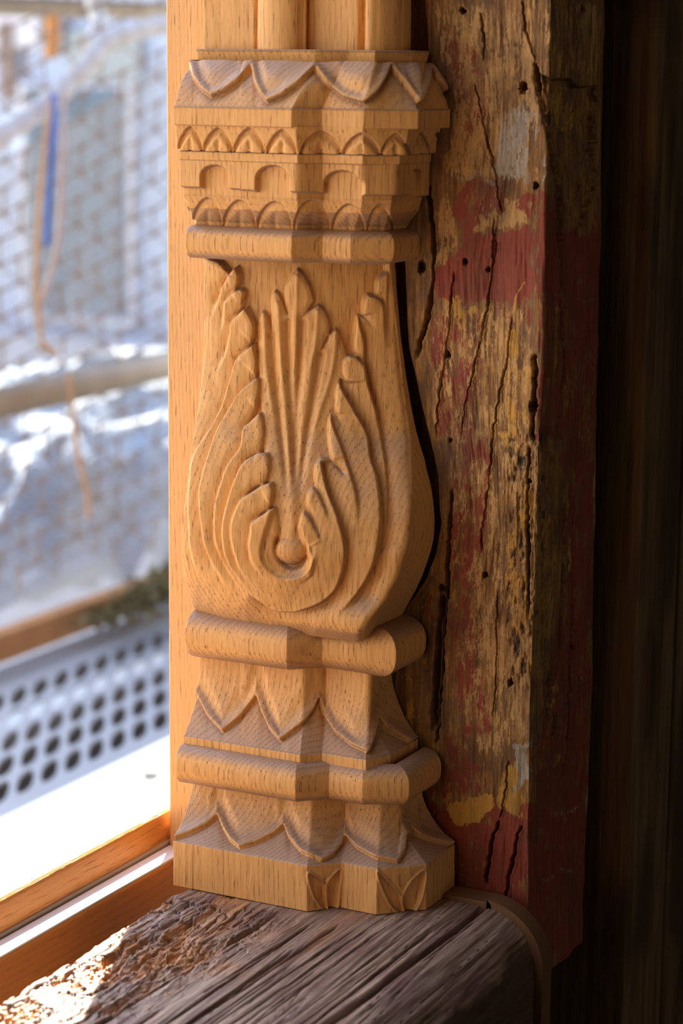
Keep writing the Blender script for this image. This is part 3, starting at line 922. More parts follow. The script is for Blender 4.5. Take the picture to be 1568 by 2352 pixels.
yellow = area([(px4((270, 150), (420, 100), (500, 350), (500, 900), (380, 900), (380, 500)), 0.42, 22), (px4((520, 480), (680, 330), (720, 560), (560, 640)), 0.55, 18),
               (px4((820, 250), (900, 250), (930, 400), (1100, 560), (1110, 640), (1000, 760), (860, 700), (810, 500)), 0.50, 16),
               (px4((300, 1610), (390, 1590), (400, 1700), (330, 1790)), 0.75, 7), (px4((380, 1680), (435, 1650), (400, 1800), (350, 1800)), 0.7, 6), (px4((670, 1580), (705, 1480), (690, 1650), (655, 1700)), 0.85, 3), (px4((610, 1640), (640, 1640), (630, 1690)), 0.85, 3),
               (px4((640, 1800), (700, 1800), (690, 1920), (620, 1930)), 0.75, 6), (px4((600, 1950), (780, 1900), (780, 2390), (560, 2390)), 0.54, 14), (px4((820, 2020), (850, 2020), (840, 2150)), 0.7, 6),
               (px4((260, 1890), (330, 1880), (330, 1960)), 0.6, 6), (px5((500, 0), (660, 350), (680, 500), (640, 850), (570, 1000), (480, 900), (450, 400)), 0.52, 16),
               (px5((0, 650), (175, 650), (160, 1240), (0, 1240)), 0.44, 14), (px5((215, 1490), (300, 1450), (395, 1440), (400, 1500), (320, 1555), (230, 1545)), 0.95, 6),
               (px5((420, 1340), (500, 1300), (520, 1450), (560, 1560), (470, 1540), (400, 1490)), 0.68, 8), (px5((635, 1010), (670, 970), (660, 1080), (640, 1110)), 0.7, 5),
               (px5((705, 400), (725, 380), (720, 560), (695, 540)), 0.75, 4), (px5((745, 970), (760, 960), (755, 1050)), 0.6, 3), (px5((130, 1500), (180, 1510), (165, 1550)), 0.6, 6), (px5((580, 1300), (640, 1250), (720, 1240), (700, 1320), (600, 1340)), 0.5, 8)])
grey = area([(px4((560, 600), (650, 520), (755, 590), (775, 800), (765, 1000), (660, 1010), (590, 960), (520, 900), (530, 740)), 0.72, 18), (px4((250, 960), (420, 920), (560, 960), (600, 990), (440, 985), (250, 990)), 0.6, 8),
             (px4((775, 560), (850, 800), (870, 980), (790, 1000)), 0.52, 12), (px4((160, 1800), (220, 1800), (220, 1880), (170, 1880)), 0.5, 10), (px4((800, 330), (900, 380), (870, 420), (800, 400)), 0.55, 8), (px4((500, 1700), (550, 1700), (550, 1800)), 0.5, 8),
             (px5((490, 1240), (540, 1220), (575, 1330), (520, 1420), (470, 1430)), 0.80, 8), (px5((530, 1080), (590, 1080), (570, 1150)), 0.55, 6), (px5((600, 1500), (770, 1470), (780, 1490), (640, 1530)), 0.6, 7), (px5((620, 1760), (770, 1690), (770, 1720), (650, 1780)), 0.55, 7)])
post = grid('old_painted_post', P2, PAINT, None, attrs={k: np.concatenate([v[:, :1], v], 1) for k, v in dict(red=red, cream=cream, grey=grey, yellow=yellow, pit=pit).items()})
# close the post's back so that it is a solid timber
tagit(post, 'old cracked timber post with flaking red, cream and ochre paint behind the carved oak column', 'post')
bpy.context.view_layer.update()
mb_ = post.data
core = box('timber_core', (XL + 0.001, 0.1025, -0.060), (XR - 0.008, 0.160, 0.66), PAINT, post)

# ------------------------------------------------------------------ weathered sill
t = NT('weathered_oak_sill')
pitA, rust, dark = t.attr('pit'), t.attr('rust'), t.attr('dark')
fib = t.noise(t.map((360, 14, 360)), 1.0, 5, 0.65)
fine = t.noise(t.map((700, 90, 700)), 1.0, 4, 0.7)
blot = t.noise(t.map((45, 18, 45)), 1.0, 5, 0.65)
c = t.mix(t.ramp(fib, (0.36, 0.0), (0.64, 1.0)), (0.12, 0.064, 0.032), (0.48, 0.325, 0.215))
c = t.mix(t.ramp(blot, (0.45, 0.0), (0.62, 0.55)), c, (0.16, 0.070, 0.062))
c = t.mix(t.math('MULTIPLY', rust, t.ramp(fine, (0.35, 0.2), (0.6, 1.0))), c, (0.60, 0.25, 0.06))
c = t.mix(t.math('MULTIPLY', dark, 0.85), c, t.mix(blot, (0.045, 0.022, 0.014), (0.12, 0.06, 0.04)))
c = t.mix(t.math('MULTIPLY', pitA, 0.8), c, (0.05, 0.022, 0.010))
t.bump(t.math('ADD', fib, t.math('MULTIPLY', fine, 0.6)), 0.0007, 0.9)
SILL = t.set(color=c, rough=t.mix(fine, (0.38,) * 3, (0.62,) * 3), spec=0.45)
st = 0.00055
x0, xr, rad, zb = 0.010, 0.2235, 0.036, -0.30
path = [(x0, -0.10), (x0, -0.004), (x0 + 0.002, 0.0)]
na = 16
arc_p = [(xr - rad + rad * sin(a), -rad + rad * cos(a)) for a in np.linspace(0, pi / 2, na)]
path += arc_p + [(xr, zb)]
q = np.array(path)
seg = np.hypot(*(q[1:] - q[:-1]).T)
out = []
for i in range(len(q) - 1):
    n = max(1, int(seg[i] / (st if i < 3 + na - 1 and i > 0 else 0.0025)))
    out += [q[i] * (1 - k / n) + q[i + 1] * k / n for k in range(n)]
out.append(q[-1])
out = np.array(out)
ys = np.arange(-0.42, 0.0615, st)
ys = np.arange(-0.30, 0.0615, st)
P = np.zeros((len(ys), len(out), 3))
P[..., 0] = out[None, :, 0]
P[..., 1] = ys[:, None]
P[..., 2] = out[None, :, 1]
xx, yy = P[..., 0].copy(), P[..., 1]
u = np.concatenate([[0], np.cumsum(np.hypot(*(out[1:] - out[:-1]).T))])[None, :] * np.ones((len(ys), 1))
top = ss(P[..., 2], -0.03, -0.005)
skew = xx + 0.035 * (yy + 0.1)
er = ss(0.105 - xx + 0.02 * fbm(yy * 14, xx * 14, 3, 3) + 0.06 * np.clip(-yy - 0.02, 0, 0.2), 0.0, 0.05) * ss(P[..., 2], -0.03, -0.003)
# long drying cracks
h = 0.0012 * fbm(xx * 50, yy * 6, 3, 1) + 0.0009 * fbm(skew * 420, yy * 9, 4, 2)
pit = np.zeros(h.shape)
nz_ = fbm(skew * 230, yy * 5.5, 3, 9)
lines = np.exp(-(np.abs(nz_) / 0.035) ** 1.4) * top
msk = ss(fbm(xx * 22, yy * 5, 3, 17), -0.12, 0.2)
h -= 0.0011 * lines * msk
pit = np.maximum(pit, 0.75 * lines * msk)
def groove(xa, ya, xb, yb_, w, dep, wob=0.0006):
    global h, pit
    t_ = (yy - ya) / (yb_ - ya)
    xc = xa + (xb - xa) * t_ + wob * fbm(yy * 60, yy * 0, 3, int(w * 1e5))
    g = np.exp(-((xx - xc) / w) ** 2) * ss(t_, -0.02, 0.05) * (1 - ss(t_, 0.9, 1.02)) * ss(P[..., 2], -0.012, -0.004)
    h = h - dep * g
    pit = np.maximum(pit, ss(g, 0.3, 0.9))
groove(0.1815, -0.31, 0.1885, 0.075, 0.0019, 0.0075, 0.0005)
for k in range(13):
    xa = 0.095 + 0.007 * k + random.uniform(-0.002, 0.002)
    ya = random.uniform(-0.30, -0.1)
    groove(xa, ya, xa + random.uniform(-0.002, 0.004), ya + random.uniform(0.08, 0.28), random.uniform(0.0004, 0.0009), random.uniform(0.001, 0.003))
groove(0.072, -0.31, 0.080, 0.01, 0.0010, 0.004)
groove(0.118, -0.20, 0.122, 0.0, 0.0010, 0.003)
# eroded, crumbled zone: chips broken across the grain
cy = yy * 44 + 1.2 * fbm(xx * 120, yy * 20, 3, 21) + 1.5 * vn(np.floor(xx * 260), yy * 0, 22)
cx = skew * 150 + 0.9 * fbm(xx * 40, yy * 45, 3, 23)
cell = vn(np.floor(cx) * 1.37, np.floor(cy) * 2.11, 25)
fx, fy = cx - np.floor(cx), cy - np.floor(cy)
gap = np.minimum(np.minimum(fx, 1 - fx) * 1.1, np.minimum(fy, 1 - fy) * 2.0)
chip = ss(gap, 0.0, 0.09)
fd = fbm(xx * 70, yy * 22, 5, 27) + 0.10 * cell
deep = (np.floor(np.clip(fd, 0, 0.6) * 9) + ss((np.clip(fd, 0, 0.6) * 9) % 1, 0, 0.25)) / 4
tl1 = vn(np.floor(cx) * 2.3 + 9, np.floor(cy) * 1.7, 71)
tl2 = vn(np.floor(cx) * 1.1, np.floor(cy) * 3.7 + 5, 73)
h += er * (0.0022 * (fx - 0.5) * tl1 + 0.0030 * (fy - 0.5) * tl2)
h += er * (0.0014 * cell + 0.0018 * (chip - 1) - 0.0058 * deep + 0.0030 * fbm(skew * 300, yy * 34, 4, 29))
pit = np.maximum(pit, er * (1 - chip) * 0.8)
rust_a = np.clip(er * deep * 1.1 + er * 0.3 * ss(cell, 0.3, 0.8), 0, 1) + 0.5 * top * ss(fbm(xx * 40, yy * 10, 3, 33), 0.15, 0.4) * ss(0.15 - xx, 0, 0.05)
# worn edge of the roll: darker colour on the lower face, torn fibres along the change
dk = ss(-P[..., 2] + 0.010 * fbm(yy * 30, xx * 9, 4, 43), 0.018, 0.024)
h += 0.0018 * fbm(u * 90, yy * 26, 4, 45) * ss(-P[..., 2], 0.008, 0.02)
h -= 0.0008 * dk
# under the plinth stay flat and a touch low
N = blur(normals(P), 4)
N /= np.linalg.norm(N, axis=-1, keepdims=True)
N = N * np.sign(N[:, :, 2:3] + 1e-3 + 0 * N[:, :, 2:3]) if False else N
if N[len(ys) // 2, len(out) // 3, 2] < 0: N = -N
flat = ss(yy, -0.022, -0.002) * ss(0.170 - xx, 0, 0.006) * ss(P[..., 2], -0.02, -0.003)
h = np.where(h > 0, h * 0.5, h) - 0.0005
h = h * (1 - 0.85 * flat) - 0.0004 * flat
edge_n = 0.004 * fbm(yy * 26, yy * 0 + 3, 4, 51) * ss(0.03 - xx, 0, 0.02)
P = P + N * h[..., None]
P[..., 0] += edge_n
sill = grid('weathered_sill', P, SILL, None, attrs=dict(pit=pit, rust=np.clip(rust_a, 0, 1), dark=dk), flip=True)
tagit(sill, 'weathered grey-brown window sill beam with long cracks and a crumbled outer edge', 'sill')
box('sill_core', (0.020, -0.30, -0.30), (0.215, 0.058, -0.045), SILL, sill)

# strip of new wood following the sill profile behind it
STRIPM = oak_mat('strip_wood', light=(0.20, 0.095, 0.035), dark=(0.12, 0.055, 0.018), endmix=0.0)
STR = empty('profiled_edge_strip', 'thin brown wooden strip curving over the rounded inner end of the sill', 'trim strip', (0.2, 0.07, 0))
r2 = rad + 0.0045
pr = [(0.1925, 0.0015)] + [(xr - rad + r2 * sin(a), -rad + r2 * cos(a)) for a in np.linspace(0.06, pi / 2, 24)] + [(xr + 0.0045, -0.30)]
pin = [(0.1925, -0.006)] + [(xr - rad + (rad - 0.004) * sin(a), -rad + (rad - 0.004) * cos(a)) for a in np.linspace(0.06, pi / 2, 24)] + [(xr - 0.004, -0.30)]
V, F = [], []
n = len(pr)
for y in (0.0600, 0.0745):
    V += [(a, y, b) for a, b in pr] + [(a, y, b) for a, b in pin]
for i in range(n - 1):
    F += [(i, i + 1, n + i + 1, n + i), (2 * n + i, 3 * n + i, 3 * n + i + 1, 2 * n + i + 1), (i, 2 * n + i, 2 * n + i + 1, i + 1), (n + i, n + i + 1, 3 * n + i + 1, 3 * n + i)]
F += [(0, n, 3 * n, 2 * n), (n - 1, 3 * n - 1, 4 * n - 1, 2 * n - 1)]
mesh('curved_strip', V, F, STRIPM, STR)
box('flat_strip', (0.1575, 0.0615, -0.006), (0.1890, 0.0800, 0.0022), STRIPM, STR, 0.0006)

# wood crumbs left on the sill by the carver
CH = NT('wood_chip').set(color=(0.55, 0.30, 0.13), rough=0.7)
def chip(x, y, s, a):
    V, F = [], []
    n = 5
    for i in range(n):
        t_ = i / (n - 1)
        w = s * (0.30 + 0.25 * sin(pi * t_))
        zc = 0.0012 + s * 0.35 * (2 * t_ - 1) ** 2
        for sgn in (-1, 1):
            for dz in (0, 0.0004):
                V.append(((t_ - 0.5) * 2 * s, sgn * w, zc + dz))
    for i in range(n - 1):
        b = i * 4
        F += [(b, b + 4, b + 6, b + 2), (b + 1, b + 3, b + 7, b + 5), (b, b + 1, b + 5, b + 4), (b + 2, b + 6, b + 7, b + 3)]
    F += [(0, 2, 3, 1), (n * 4 - 4, n * 4 - 3, n * 4 - 1, n * 4 - 2)]
    o = mesh('wood_chip', V, F, CH)
    o.location = (x, y, -0.0006)
    o.rotation_euler = (0, 0, a)
    return o
for px_, py_, s, a, lab in ((967, 2104, 0.0013, 0.3, 'larger reddish wood crumb beside the plinth corner on the sill'), (950, 2112, 0.0009, 1.2, 'tiny wood shaving close under the corner leaf of the plinth'), (905, 2113, 0.0011, 2.0, 'curled pale shaving in front of the plinth, between the corner leaf and the middle'), (884, 2112, 0.0009, 0.6, 'small pale shaving just left of the curled one in front of the plinth'), (842, 2112, 0.0008, 0.2, 'leftmost tiny shaving lying in front of the plinth foot'), (716, 2216, 0.0009, 1.0, 'tiny pale wood crumb lying alone on the bare middle of the sill')):
    p = hit(px_, py_, 2, 0.0)
    o = chip(p[0], p[1], s, a)
    tagit(o, lab, 'wood chip', 'shavings left on the sill')

# ------------------------------------------------------------------ interior: dark plank wall and room shell
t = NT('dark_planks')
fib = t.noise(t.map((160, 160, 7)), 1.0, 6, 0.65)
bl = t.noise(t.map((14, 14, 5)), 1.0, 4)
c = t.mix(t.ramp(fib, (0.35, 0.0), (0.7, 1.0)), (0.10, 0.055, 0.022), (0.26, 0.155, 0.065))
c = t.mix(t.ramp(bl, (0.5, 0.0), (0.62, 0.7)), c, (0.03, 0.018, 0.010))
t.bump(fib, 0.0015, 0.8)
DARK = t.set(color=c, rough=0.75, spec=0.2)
pa, pb, pc = 0.205, 0.32, 0.55
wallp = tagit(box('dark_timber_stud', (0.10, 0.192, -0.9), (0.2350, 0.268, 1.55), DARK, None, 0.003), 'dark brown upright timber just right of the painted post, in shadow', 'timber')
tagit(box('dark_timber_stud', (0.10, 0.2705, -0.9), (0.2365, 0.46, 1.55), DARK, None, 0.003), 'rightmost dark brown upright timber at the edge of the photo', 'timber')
ROOM = plain('room_plaster', (0.16, 0.11, 0.07), 0.9, 0.1)
def st_(o): return tagit(o, kind='structure')
st_(box('floor', (0.0, -3.2, -0.95), (3.4, 2.2, -0.90), ROOM))
st_(box('ceiling', (-0.02, -3.2, 1.55), (3.4, 2.2, 1.65), ROOM))
st_(box('wall_right', (3.4, -3.2, -0.95), (3.5, -0.9, 1.6), ROOM))
st_(box('wall_right', (3.4, 0.3, -0.95), (3.5, 2.2, 1.6), ROOM))
st_(box('wall_right', (3.4, -0.9, 1.15), (3.5, 0.3, 1.6), ROOM))  # opening between these wall pieces is added to let fill light in
st_(box('wall_back', (0.0, 2.2, -0.95), (3.4, 2.3, 1.6), ROOM))
st_(box('wall_front', (0.0, -3.3, -0.95), (3.4, -3.2, 1.6), ROOM))
st_(box('wall_left', (0.08, 0.465, -0.95), (0.2, 2.2, 1.6), ROOM))
st_(box('wall_window_side', (0.02, -3.2, -0.95), (0.18, -0.50, 1.6), ROOM))  # unseen wall, extended to narrow the window so the light rakes
st_(box('wall_under_window', (0.03, -1.75, -0.95), (0.2, 0.05, -0.302), ROOM))
st_(box('wall_behind_post', (0.02, 0.090, -0.95), (0.094, 0.465, 1.6), ROOM))
# rest of the sill towards the viewer, below the frame
box('sill_run', (0.012, -1.75, -0.30), (0.222, -0.302, -0.004), SILL, sill)

# ------------------------------------------------------------------ outside: window frame rails
FR = empty('window_frame_rail', 'orange varnished wooden rail nearest the sill, sunlight painted white on top', 'window rail', (-0.05, -0.3, -0.05))
def edge_z(xp, p1, p2):
    a, b = hit(*p1, 0, xp), hit(*p2, 0, xp)
    return a, b
def rail_z(xp, pts): return float(np.mean([hit(*p, 0, xp)[2] for p in pts]))
xA = -0.030
zA = rail_z(xA, [(393, 1980), (0, 2192)])
xAo = -0.0465
SUNWHITEM = plain('painted_sun_white', (0.80, 0.78, 0.72), 0.4, 0.5, 0.05)  # white is sun glare on the orange wood, put into the colour
box('rail_body', (xAo, -0.9, zA - 0.16), (xA, 0.35, zA - 0.0015), OAKR, FR, 0.002)
tp_ = box('rail_top', (xAo + 0.001, -0.9, zA - 0.0015), (xA - 0.001, 0.35, zA), SUNWHITEM, FR)
GREYM = plain('grey_seal', (0.36, 0.31, 0.27), 0.7, 0.2)
xB = -0.049
zB = rail_z(xB, [(382, 1862), (0, 2063)])
FR2 = empty('window_frame_rail', 'orange wooden rail further out with a rounded shaded face, below the pale ledge', 'window rail', (-0.2, -0.3, -0.05))
box('rail_body', (-0.095, -0.95, zB - 0.22), (xB, 0.40, zB), OAKR, FR2, 0.004)
box('grey_seal', (xB - 0.001, -0.95, zB - 0.22), (xB + 0.002, 0.40, zA + 0.0022), GREYM, FR2, 0.001)
# pale ledge
zL = -0.30
LEDM = plain('pale_ledge', (0.105, 0.13, 0.15), 0.7, 0.2, 0.05, (9, 2, 9))
a, b = hit(382, 1700, 2, zL), hit(0, 1872, 2, zL)
c_, d_ = hit(382, 1880, 2, zL), hit(0, 2075, 2, zL)
xo, xi = (a[0] + b[0]) / 2, (c_[0] + d_[0]) / 2 + 0.05
print('rails', zA, zB, 'ledge x', xo, xi, a, b)
LED = empty('pale_board', 'broad pale sunlit board lying outside beyond the window frame', 'board', ((xo + xi) / 2, 0, zL))
box('board_top', (xo, -1.6, zL - 0.03), (xi, 2.5, zL), LEDM, LED, 0.002)
HOLE = plain('hole_dark', (0.03, 0.025, 0.02), 0.8)
p = hit(347, 1783, 2, zL)
tube('dark_hole_disc', [p + np.array([0, 0, -0.002]), p + np.array([0, 0, 0.002])], 0.009, HOLE, LED)  # dark disc coloured to stand for a hole in the board

# ------------------------------------------------------------------ scaffold deck with punched holes
zD = -0.42
def dk_(px_, py_): return hit(px_, py_, 2, zD)
z7 = lambda a, b: (a / 1.7405, 1000 + b / 1.7405)
bot = [z7(95, 1385), z7(192, 1340), z7(288, 1300), z7(383, 1255), z7(468, 1215), z7(552, 1178), z7(636, 1140)]
bp = np.array([dk_(*q)[:2] for q in bot])
colp = np.array([dk_(*z7(*q))[:2] for q in ((383, 1255), (388, 1150), (395, 1060), (400, 990), (405, 910))])
v1 = (bp[-1] - bp[0]) / 6
v2 = (colp[-1] - colp[0]) / 4
print('deck lattice', v1, v2, bp[3])
DKM = plain('galvanised_steel', (0.33, 0.37, 0.42), 0.45, 0.5, 0.08)
e0, e1 = dk_(382, 1402), dk_(0, 1552)
near = dk_(382, 1690)
dx0, dx1 = (e0[0] + e1[0]) / 2, near[0]
print('deck', dx0, dx1, e0, e1)
DECK = empty('scaffold_deck', 'grey perforated steel scaffold platform outside beyond the pale board', 'scaffold platform', ((dx0 + dx1) / 2, 0, zD))
# deck sheet built cell by cell: every lattice cell is a frame round one hole
Vd, Fd = [], []
def cellv(i, j, hole):
    o_ = bp[3] + v1 * i + v2 * j
    outer = [o_ + v1 * a + v2 * b for a, b in ((-.5, -.5), (.5, -.5), (.5, .5), (-.5, .5))]
    base = len(Vd)
    Vd.extend([(q[0], q[1], zD) for q in outer])
    if not hole:
        Fd.append((base, base + 1, base + 2, base + 3))
        return
    n = 16
    ring = []
    L1, L2 = np.linalg.norm(v1), np.linalg.norm(v2)
    for dz in (0, -0.004):
        for k in range(n):
            g = 2 * pi * (k + 0.5) / n - 3 * pi / 4
            q = o_ + (v1 * math.copysign(abs(cos(g)) ** 0.7, cos(g)) * 0.35 + v2 * math.copysign(abs(sin(g)) ** 0.7, sin(g)) * 0.39)
            ring.append(len(Vd))
            Vd.append((q[0], q[1], zD + dz))
    for s4 in range(4):
        for k in range(4):
            kk = s4 * 4 + k
            Fd.append((base + s4, ring[kk], ring[(kk + 1) % n]) if k < 3 else (base + s4, ring[kk], ring[(kk + 1) % n], base + (s4 + 1) % 4))
    for k in range(n): Fd.append((ring[k], ring[n + k], ring[n + (k + 1) % n], ring[(k + 1) % n]))
for i in range(-26, 30):
    for j in range(-3, 6): cellv(i, j, 0 <= j <= 4)
mesh('deck_sheet', Vd, Fd, DKM, DECK)
UND = plain('under_deck_dark', (0.09, 0.075, 0.065), 0.9, 0.1)
box('deck_edge_beam', (dx0 - 0.02, -2.2, zD - 0.06), (dx0 + 0.02, 3.2, zD + 0.003), DKM, DECK)
box('under_deck_shade_sheet', (dx0, -2.4, zD - 0.12), (dx1 + 0.05, 3.4, zD - 0.10), UND, DECK)  # one dark sheet below the deck, coloured shade behind the punched holes

# ------------------------------------------------------------------ rubble and boards along the far edge of the deck
WB = plain('rough_board_wood', (0.45, 0.24, 0.11), 0.8, 0.1, 0.3)
def seg_at(p1, p2, d1, d2, r, mat, name, lab, cat, group=None, n=12, flat=None):
    o = tube(name, [at(*p1, d1), at(*p2, d2)], r, mat, None, n)
    return tagit(o, lab, cat, group)
ta, tb = dk_(0, 1545), dk_(384, 1395)
tube_pts = [ta + (tb - ta) * k for k in np.linspace(-0.2, 1.5, 12)]
kb = mesh('toe_board', [tuple(ta + (tb - ta) * k + np.array([-o_, 0, zz_])) for k in (-0.3, 1.6) for o_ in (0.02, 0.05) for zz_ in (0.004, 0.05)],
          [(0, 1, 3, 2), (4, 6, 7, 5), (0, 4, 5, 1), (2, 3, 7, 6), (1, 5, 7, 3), (0, 2, 6, 4)], WB)
tagit(kb, 'long brown toe board along the far edge of the steel platform', 'board')
LEAF = plain('dry_leaves', (0.20, 0.19, 0.11), 0.9, 0.1, 0.4)
V, F = [], []
rs = np.random.RandomState(3)
for k in range(500):
    u_ = rs.rand()
    p = dk_(190 + 200 * u_, 1465 - 75 * u_) + np.array([abs(rs.normal()) * 0.03 + 0.03, rs.normal() * 0.05, 0.03 + abs(rs.normal()) * 0.03 * (0.4 + u_)])
    a = rs.normal(size=3)
    a /= np.linalg.norm(a)
    b_ = np.cross(a, rs.normal(size=3))
    b_ /= np.linalg.norm(b_)
    s = 0.012
    i0 = len(V)
    V += [tuple(p - a * s), tuple(p + b_ * s * 0.5), tuple(p + a * s), tuple(p - b_ * s * 0.5)]
    F.append((i0, i0 + 1, i0 + 2, i0 + 3))
tagit(mesh('dry_leaf_litter', V, F, LEAF), 'dark greenish litter of leaves heaped at the far edge of the deck', 'leaf litter', kind='stuff')

# ------------------------------------------------------------------ crumpled tarpaulin behind the deck
def cloth(name, corners, amp, fx_, fy_, seed, mat, nu=90, nv=90, thick=0.004):
    c0, c1_, c2_, c3 = [np.array(c) for c in corners]        # bottom-left, bottom-right, top-right, top-left
    u_, v_ = np.meshgrid(np.linspace(0, 1, nu), np.linspace(0, 1, nv))
    Pq = (c0[None, None] * ((1 - u_) * (1 - v_))[..., None] + c1_[None, None] * (u_ * (1 - v_))[..., None] + c2_[None, None] * (u_ * v_)[..., None] + c3[None, None] * ((1 - u_) * v_)[..., None])
    nn = np.cross(c1_ - c0, c3 - c0)
    nn /= np.linalg.norm(nn)
    w_ = 1 - np.abs(fbm(u_ * fx_ + 1.5 * fbm(v_ * 3, u_ * 2, 2, seed + 5), v_ * fy_, 4, seed)) * 2
    Pq = Pq + nn * (amp * w_)[..., None]
    o = grid(name, Pq, mat)
    m = o.modifiers.new('solid', 'SOLIDIFY')
    m.thickness = thick
    return o
TARP = plain('pale_blue_tarp', (0.26, 0.34, 0.46), 0.6, 0.3, 0.25, (2.2, 2.2, 6))
o = cloth('crumpled_tarpaulin', (hit(-150, 1640, 0, -1.85), hit(560, 1330, 0, -1.85), hit(560, 880, 0, -3.0), hit(-150, 1000, 0, -3.0)), 0.20, 2.2, 6.0, 3, TARP)
tagit(o, 'crumpled pale blue and white tarpaulin lying in folds behind the steel platform', 'tarpaulin')

# ------------------------------------------------------------------ scaffold tubes
TUB = NT('weathered_steel_tube')
n_ = TUB.noise(TUB.map((8, 8, 8)), 2.0, 5)
TUB.set(color=TUB.mix(n_, (0.30, 0.25, 0.18), (0.52, 0.46, 0.36)), rough=0.5, metal=0.2, spec=0.5)
TUB = TUB.m
def along(p, depth, q, xref, k0=-0.6, k1=2.2):
    A_ = hit(*p, 0, depth) if depth < 0 else at(*p, depth)
    r_ = ray(*q)
    B_ = CP + r_ * ((A_[0] + xref - CP[0]) / r_[0])
    return A_ + (B_ - A_) * k0, A_ + (B_ - A_) * k1
g0, g1 = along((0, 926), -1.30, (384, 838), 0.0)
tagit(tube('scaffold_tube', [g0, g1], 0.0240, TUB, None, 24), 'weathered steel guard rail tube crossing the view at mid height outside', 'scaffold tube')
h0, h1 = along((0, 12), 4.6, (384, 26), 0.0)
tagit(tube('scaffold_tube', [h0, h1], 0.020, TUB, None, 24), 'brown scaffold tube across the very top of the view outside', 'scaffold tube')

# ------------------------------------------------------------------ netting
NETM = plain('net_twine', (0.36, 0.28, 0.22), 0.85, 0.1)
def twine(V, F, a, b, r=0.0022):
    a, b = np.array(a), np.array(b)
    t_ = b - a
    L_ = np.linalg.norm(t_)
    if L_ < 1e-6: return
    t_ /= L_
    s1 = np.cross(t_, [0.3, 0.2, 0.9])
    s1 /= np.linalg.norm(s1)
    s2 = np.cross(t_, s1)
    i0 = len(V)
    for p in (a, b):
        for k in range(4):
            g = pi / 2 * k
            V.append(tuple(p + r * (s1 * cos(g) + s2 * sin(g))))
    for k in range(4): F.append((i0 + k, i0 + (k + 1) % 4, i0 + 4 + (k + 1) % 4, i0 + 4 + k))
V, F = [], []
nu, nv = 13, 30
def netp(i, j):
    px_ = -80 + 44.0 * i
    py_ = 120 + 60.0 * j - 0.55 * (px_ + 80) + (19 if 0 else 0)
    w = 0.018 * sin(i * 0.9 + j * 0.35) + 0.010 * sin(j * 1.1)
    jx, jy = rs.uniform(-4, 4), rs.uniform(-4, 4)
    return hit(px_ + jx + 7 * sin(j * 0.5), py_ + jy, 0, -1.385 + w)
npt = [[netp(i, j) for j in range(nv)] for i in range(nu)]
for i in range(nu):
    for j in range(nv):
        p = npt[i][j]
        if p[2] < zD + 0.12: continue
        if i + 1 < nu: twine(V, F, p, npt[i + 1][j], 0.0021)
        if j + 1 < nv and (i + j) % 2 == 0: twine(V, F, p, npt[i][j + 1], 0.0021)
        if j + 1 < nv and i + 1 < nu and (i + j) % 2: twine(V, F, p, npt[i + 1][j + 1], 0.0012)
        # knot
        k0 = len(V)
        s = 0.0062
        V += [tuple(p + np.array(d) * s) for d in ((1, 0, 0), (-1, 0, 0), (0, 1, 0), (0, -1, 0), (0, 0, 1), (0, 0, -1))]
        F += [(k0 + a, k0 + b, k0 + c) for a, b, c in ((0, 2, 4), (2, 1, 4), (1, 3, 4), (3, 0, 4), (2, 0, 5), (1, 2, 5), (3, 1, 5), (0, 3, 5))]
net = tagit(mesh('safety_net', V, F, NETM), 'brown knotted safety net hung on the scaffold outside', 'net')
# folded pale hem of a net sheet running up to the top tube
HEM = plain('white_net_cloth', (0.72, 0.76, 0.80), 0.8, 0.1, 0.1)
pts = [hit(x, y, 0, -1.335 + d * 0.2) for x, y, d in ((-80, 390, 0), (0, 315, 0.02), (60, 275, 0), (110, 235, 0.02), (150, 200, 0), (200, 150, 0.03), (240, 100, 0.0), (300, 75, 0.02), (360, 60, 0), (440, 55, 0))]
tagit(tube('folded_net_hem', catmull(pts, 5), [0.012 + 0.006 * abs(sin(k * 0.9)) for k in range(len(catmull(pts, 5)))], HEM, None, 12), 'white gathered hem of netting slanting up to the right below the top tube', 'netting')
# translucent net sheet hung below the hem
t = NT('pale_mesh_sheet')
tr = t.n.new('ShaderNodeBsdfTransparent')
mx = t.n.new('ShaderNodeMixShader')
vz = t.noise(t.map((7, 7, 1.5)), 1.0, 3)
t.inp(mx.inputs[0], t.ramp(vz, (0.3, 0.10), (0.7, 0.34)))
t.set(color=(0.62, 0.66, 0.70), rough=0.9, spec=0.1)
t.L(tr.outputs[0], mx.inputs[1])
t.L(t.b.outputs[0], mx.inputs[2])
t.L(mx.outputs[0], t.n['Material Output'].inputs['Surface'])
o = cloth('fine_mesh_sheet', (hit(-120, 1490, 0, -1.50), hit(520, 1250, 0, -1.50), hit(520, 55, 0, -1.50), hit(-120, 420, 0, -1.50)), 0.03, 3.0, 2.0, 13, t.m, 50, 90, 0.001)
tagit(o, 'pale translucent debris mesh sheet hanging behind the knotted net', 'netting')
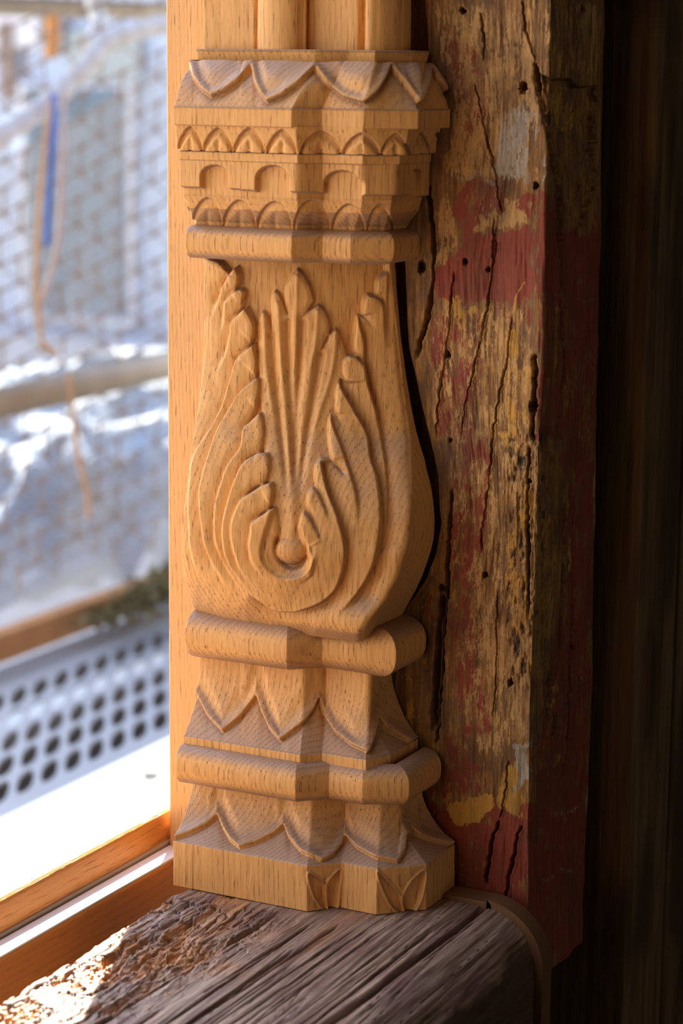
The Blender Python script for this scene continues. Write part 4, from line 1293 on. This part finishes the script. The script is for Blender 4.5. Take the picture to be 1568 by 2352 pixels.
# ropes
def rope(name, pts, r, mat, lab, cat='rope', group=None): return tagit(tube(name, catmull([at(*p) if p[2] > 0 else hit(p[0], p[1], 0, p[2]) for p in pts], 6), r, mat, None, 10), lab, cat, group)
ORG = plain('pale_orange_cord', (0.62, 0.42, 0.27), 0.8, 0.1)
PINK = plain('pale_pink_strap', (0.62, 0.52, 0.50), 0.8, 0.1)
BLU = plain('blue_strap', (0.10, 0.20, 0.62), 0.6, 0.2)
rope('hanging_cord', [(118, 225, -1.310), (104, 330, -1.255), (92, 450, -1.255), (84, 570, -1.255), (82, 660, -1.255), (88, 730, -1.255), (100, 790, -1.255), (130, 810, -1.255)], 0.0042, ORG, 'orange cord loop hanging on the left of the blue strap')
rope('hanging_cord', [(146, 210, -1.310), (144, 350, -1.255), (140, 470, -1.255), (130, 570, -1.255), (112, 640, -1.255), (92, 700, -1.255), (90, 740, -1.255)], 0.0045, PINK, 'pale pinkish cord hanging on the right of the blue strap')
rope('blue_strap', [(122, 222, -1.310), (120, 330, -1.255), (114, 430, -1.255), (110, 500, -1.255), (108, 565, -1.255)], 0.0058, BLU, 'blue strap hanging between two cords behind the net', 'strap')
rope('hanging_cord', [(158, 860, -1.255), (168, 960, -1.255), (182, 1060, -1.255), (200, 1130, -1.255), (205, 1190, -1.255)], 0.0045, ORG, 'lower pale cord end dangling below the guard rail')
def tdepth(px_):
    for k in np.linspace(0, 1, 400):
        q_ = h0 + (h1 - h0) * k
        if proj(q_)[0] > px_: return float((q_ - CP) @ D)
rope('orange_tie', [(118, 20, tdepth(118)), (120, 70, tdepth(118)), (120, 100, tdepth(118)), (116, 130, tdepth(118))], 0.014, plain('orange_tie', (0.72, 0.33, 0.10), 0.7), 'short upright orange tie just under the top tube', 'tie')
rope('cloth_tie', [(212, -20, 4.2), (218, 15, 4.2), (228, 40, 4.2), (224, 70, 4.0), (206, 110, 3.8)], 0.016, HEM, 'white cloth knotted round the top tube', 'tie')

# ------------------------------------------------------------------ street: facade with window
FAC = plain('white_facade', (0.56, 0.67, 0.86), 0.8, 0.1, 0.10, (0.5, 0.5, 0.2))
TRIMW = plain('pale_window_trim', (0.82, 0.84, 0.92), 0.7, 0.2, 0.03)
GLS = plain('grey_blue_pane', (0.20, 0.29, 0.38), 0.5, 0.5, 0.15)
BAR = plain('window_bar_grey', (0.36, 0.40, 0.44), 0.6, 0.3)
yF = 9.0
def fp(px_, py_, dy=0.0): return hit(px_, py_, 1, yF + dy)
a, b = fp(-260, 1900), fp(900, -700)
UPP = tagit(box('added_shade_platform', (-3.3, -1.0, 1.55), (-1.62, 6.5, 1.60), UND), 'added unseen scaffold platform above the frame, keeping sun off the deck', 'scaffold platform')  # added out of view to keep the sun off the deck
bz = empty('facade_building', 'pale plastered building across the street behind the nets', 'building', (a[0], yF, -6))
box('wall_face', (a[0], yF, -6.0), (b[0], yF + 0.5, b[2] + 1), FAC, bz)
def rect(p1, p2, y0, y1, name, mat, par, bev=0):
    a, b = fp(*p1), fp(*p2)
    return box(name, (min(a[0], b[0]), yF + y0, min(a[2], b[2])), (max(a[0], b[0]), yF + y1, max(a[2], b[2])), mat, par, bev)
wi = rect((52, 190), (318, 752), -0.05, -0.01, 'window_surround', TRIMW, bz)
rect((72, 200), (302, 730), -0.07, -0.052, 'window_pane', GLS, wi)
for x in (96, 128, 160, 192, 224, 256, 286):
    rect((x - 3, 200), (x + 3, 730), -0.10, -0.08, 'window_bar', BAR, wi)
wi2 = rect((-60, -40), (100, 110), -0.05, -0.01, 'window_surround', TRIMW, bz)
rect((10, 50), (48, 230), -0.06, -0.03, 'shutter', plain('brown_shutter', (0.30, 0.24, 0.22)), bz)
rect((108, 35), (160, 110), -0.06, -0.03, 'wall_panel', plain('grey_panel', (0.30, 0.31, 0.34)), bz)
rect((165, 70), (330, 190), -0.045, -0.03, 'wall_panel', plain('greygreen_panel', (0.42, 0.48, 0.50)), bz)
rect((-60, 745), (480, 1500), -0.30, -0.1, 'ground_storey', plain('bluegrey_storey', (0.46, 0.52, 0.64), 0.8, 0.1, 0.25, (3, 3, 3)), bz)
# ground of the street
st_(box('ground', (-40, -30, -6.2), (-0.3, 40, -6.0), plain('street_ground', (0.26, 0.24, 0.21), 0.9, 0.1)))
print('done')
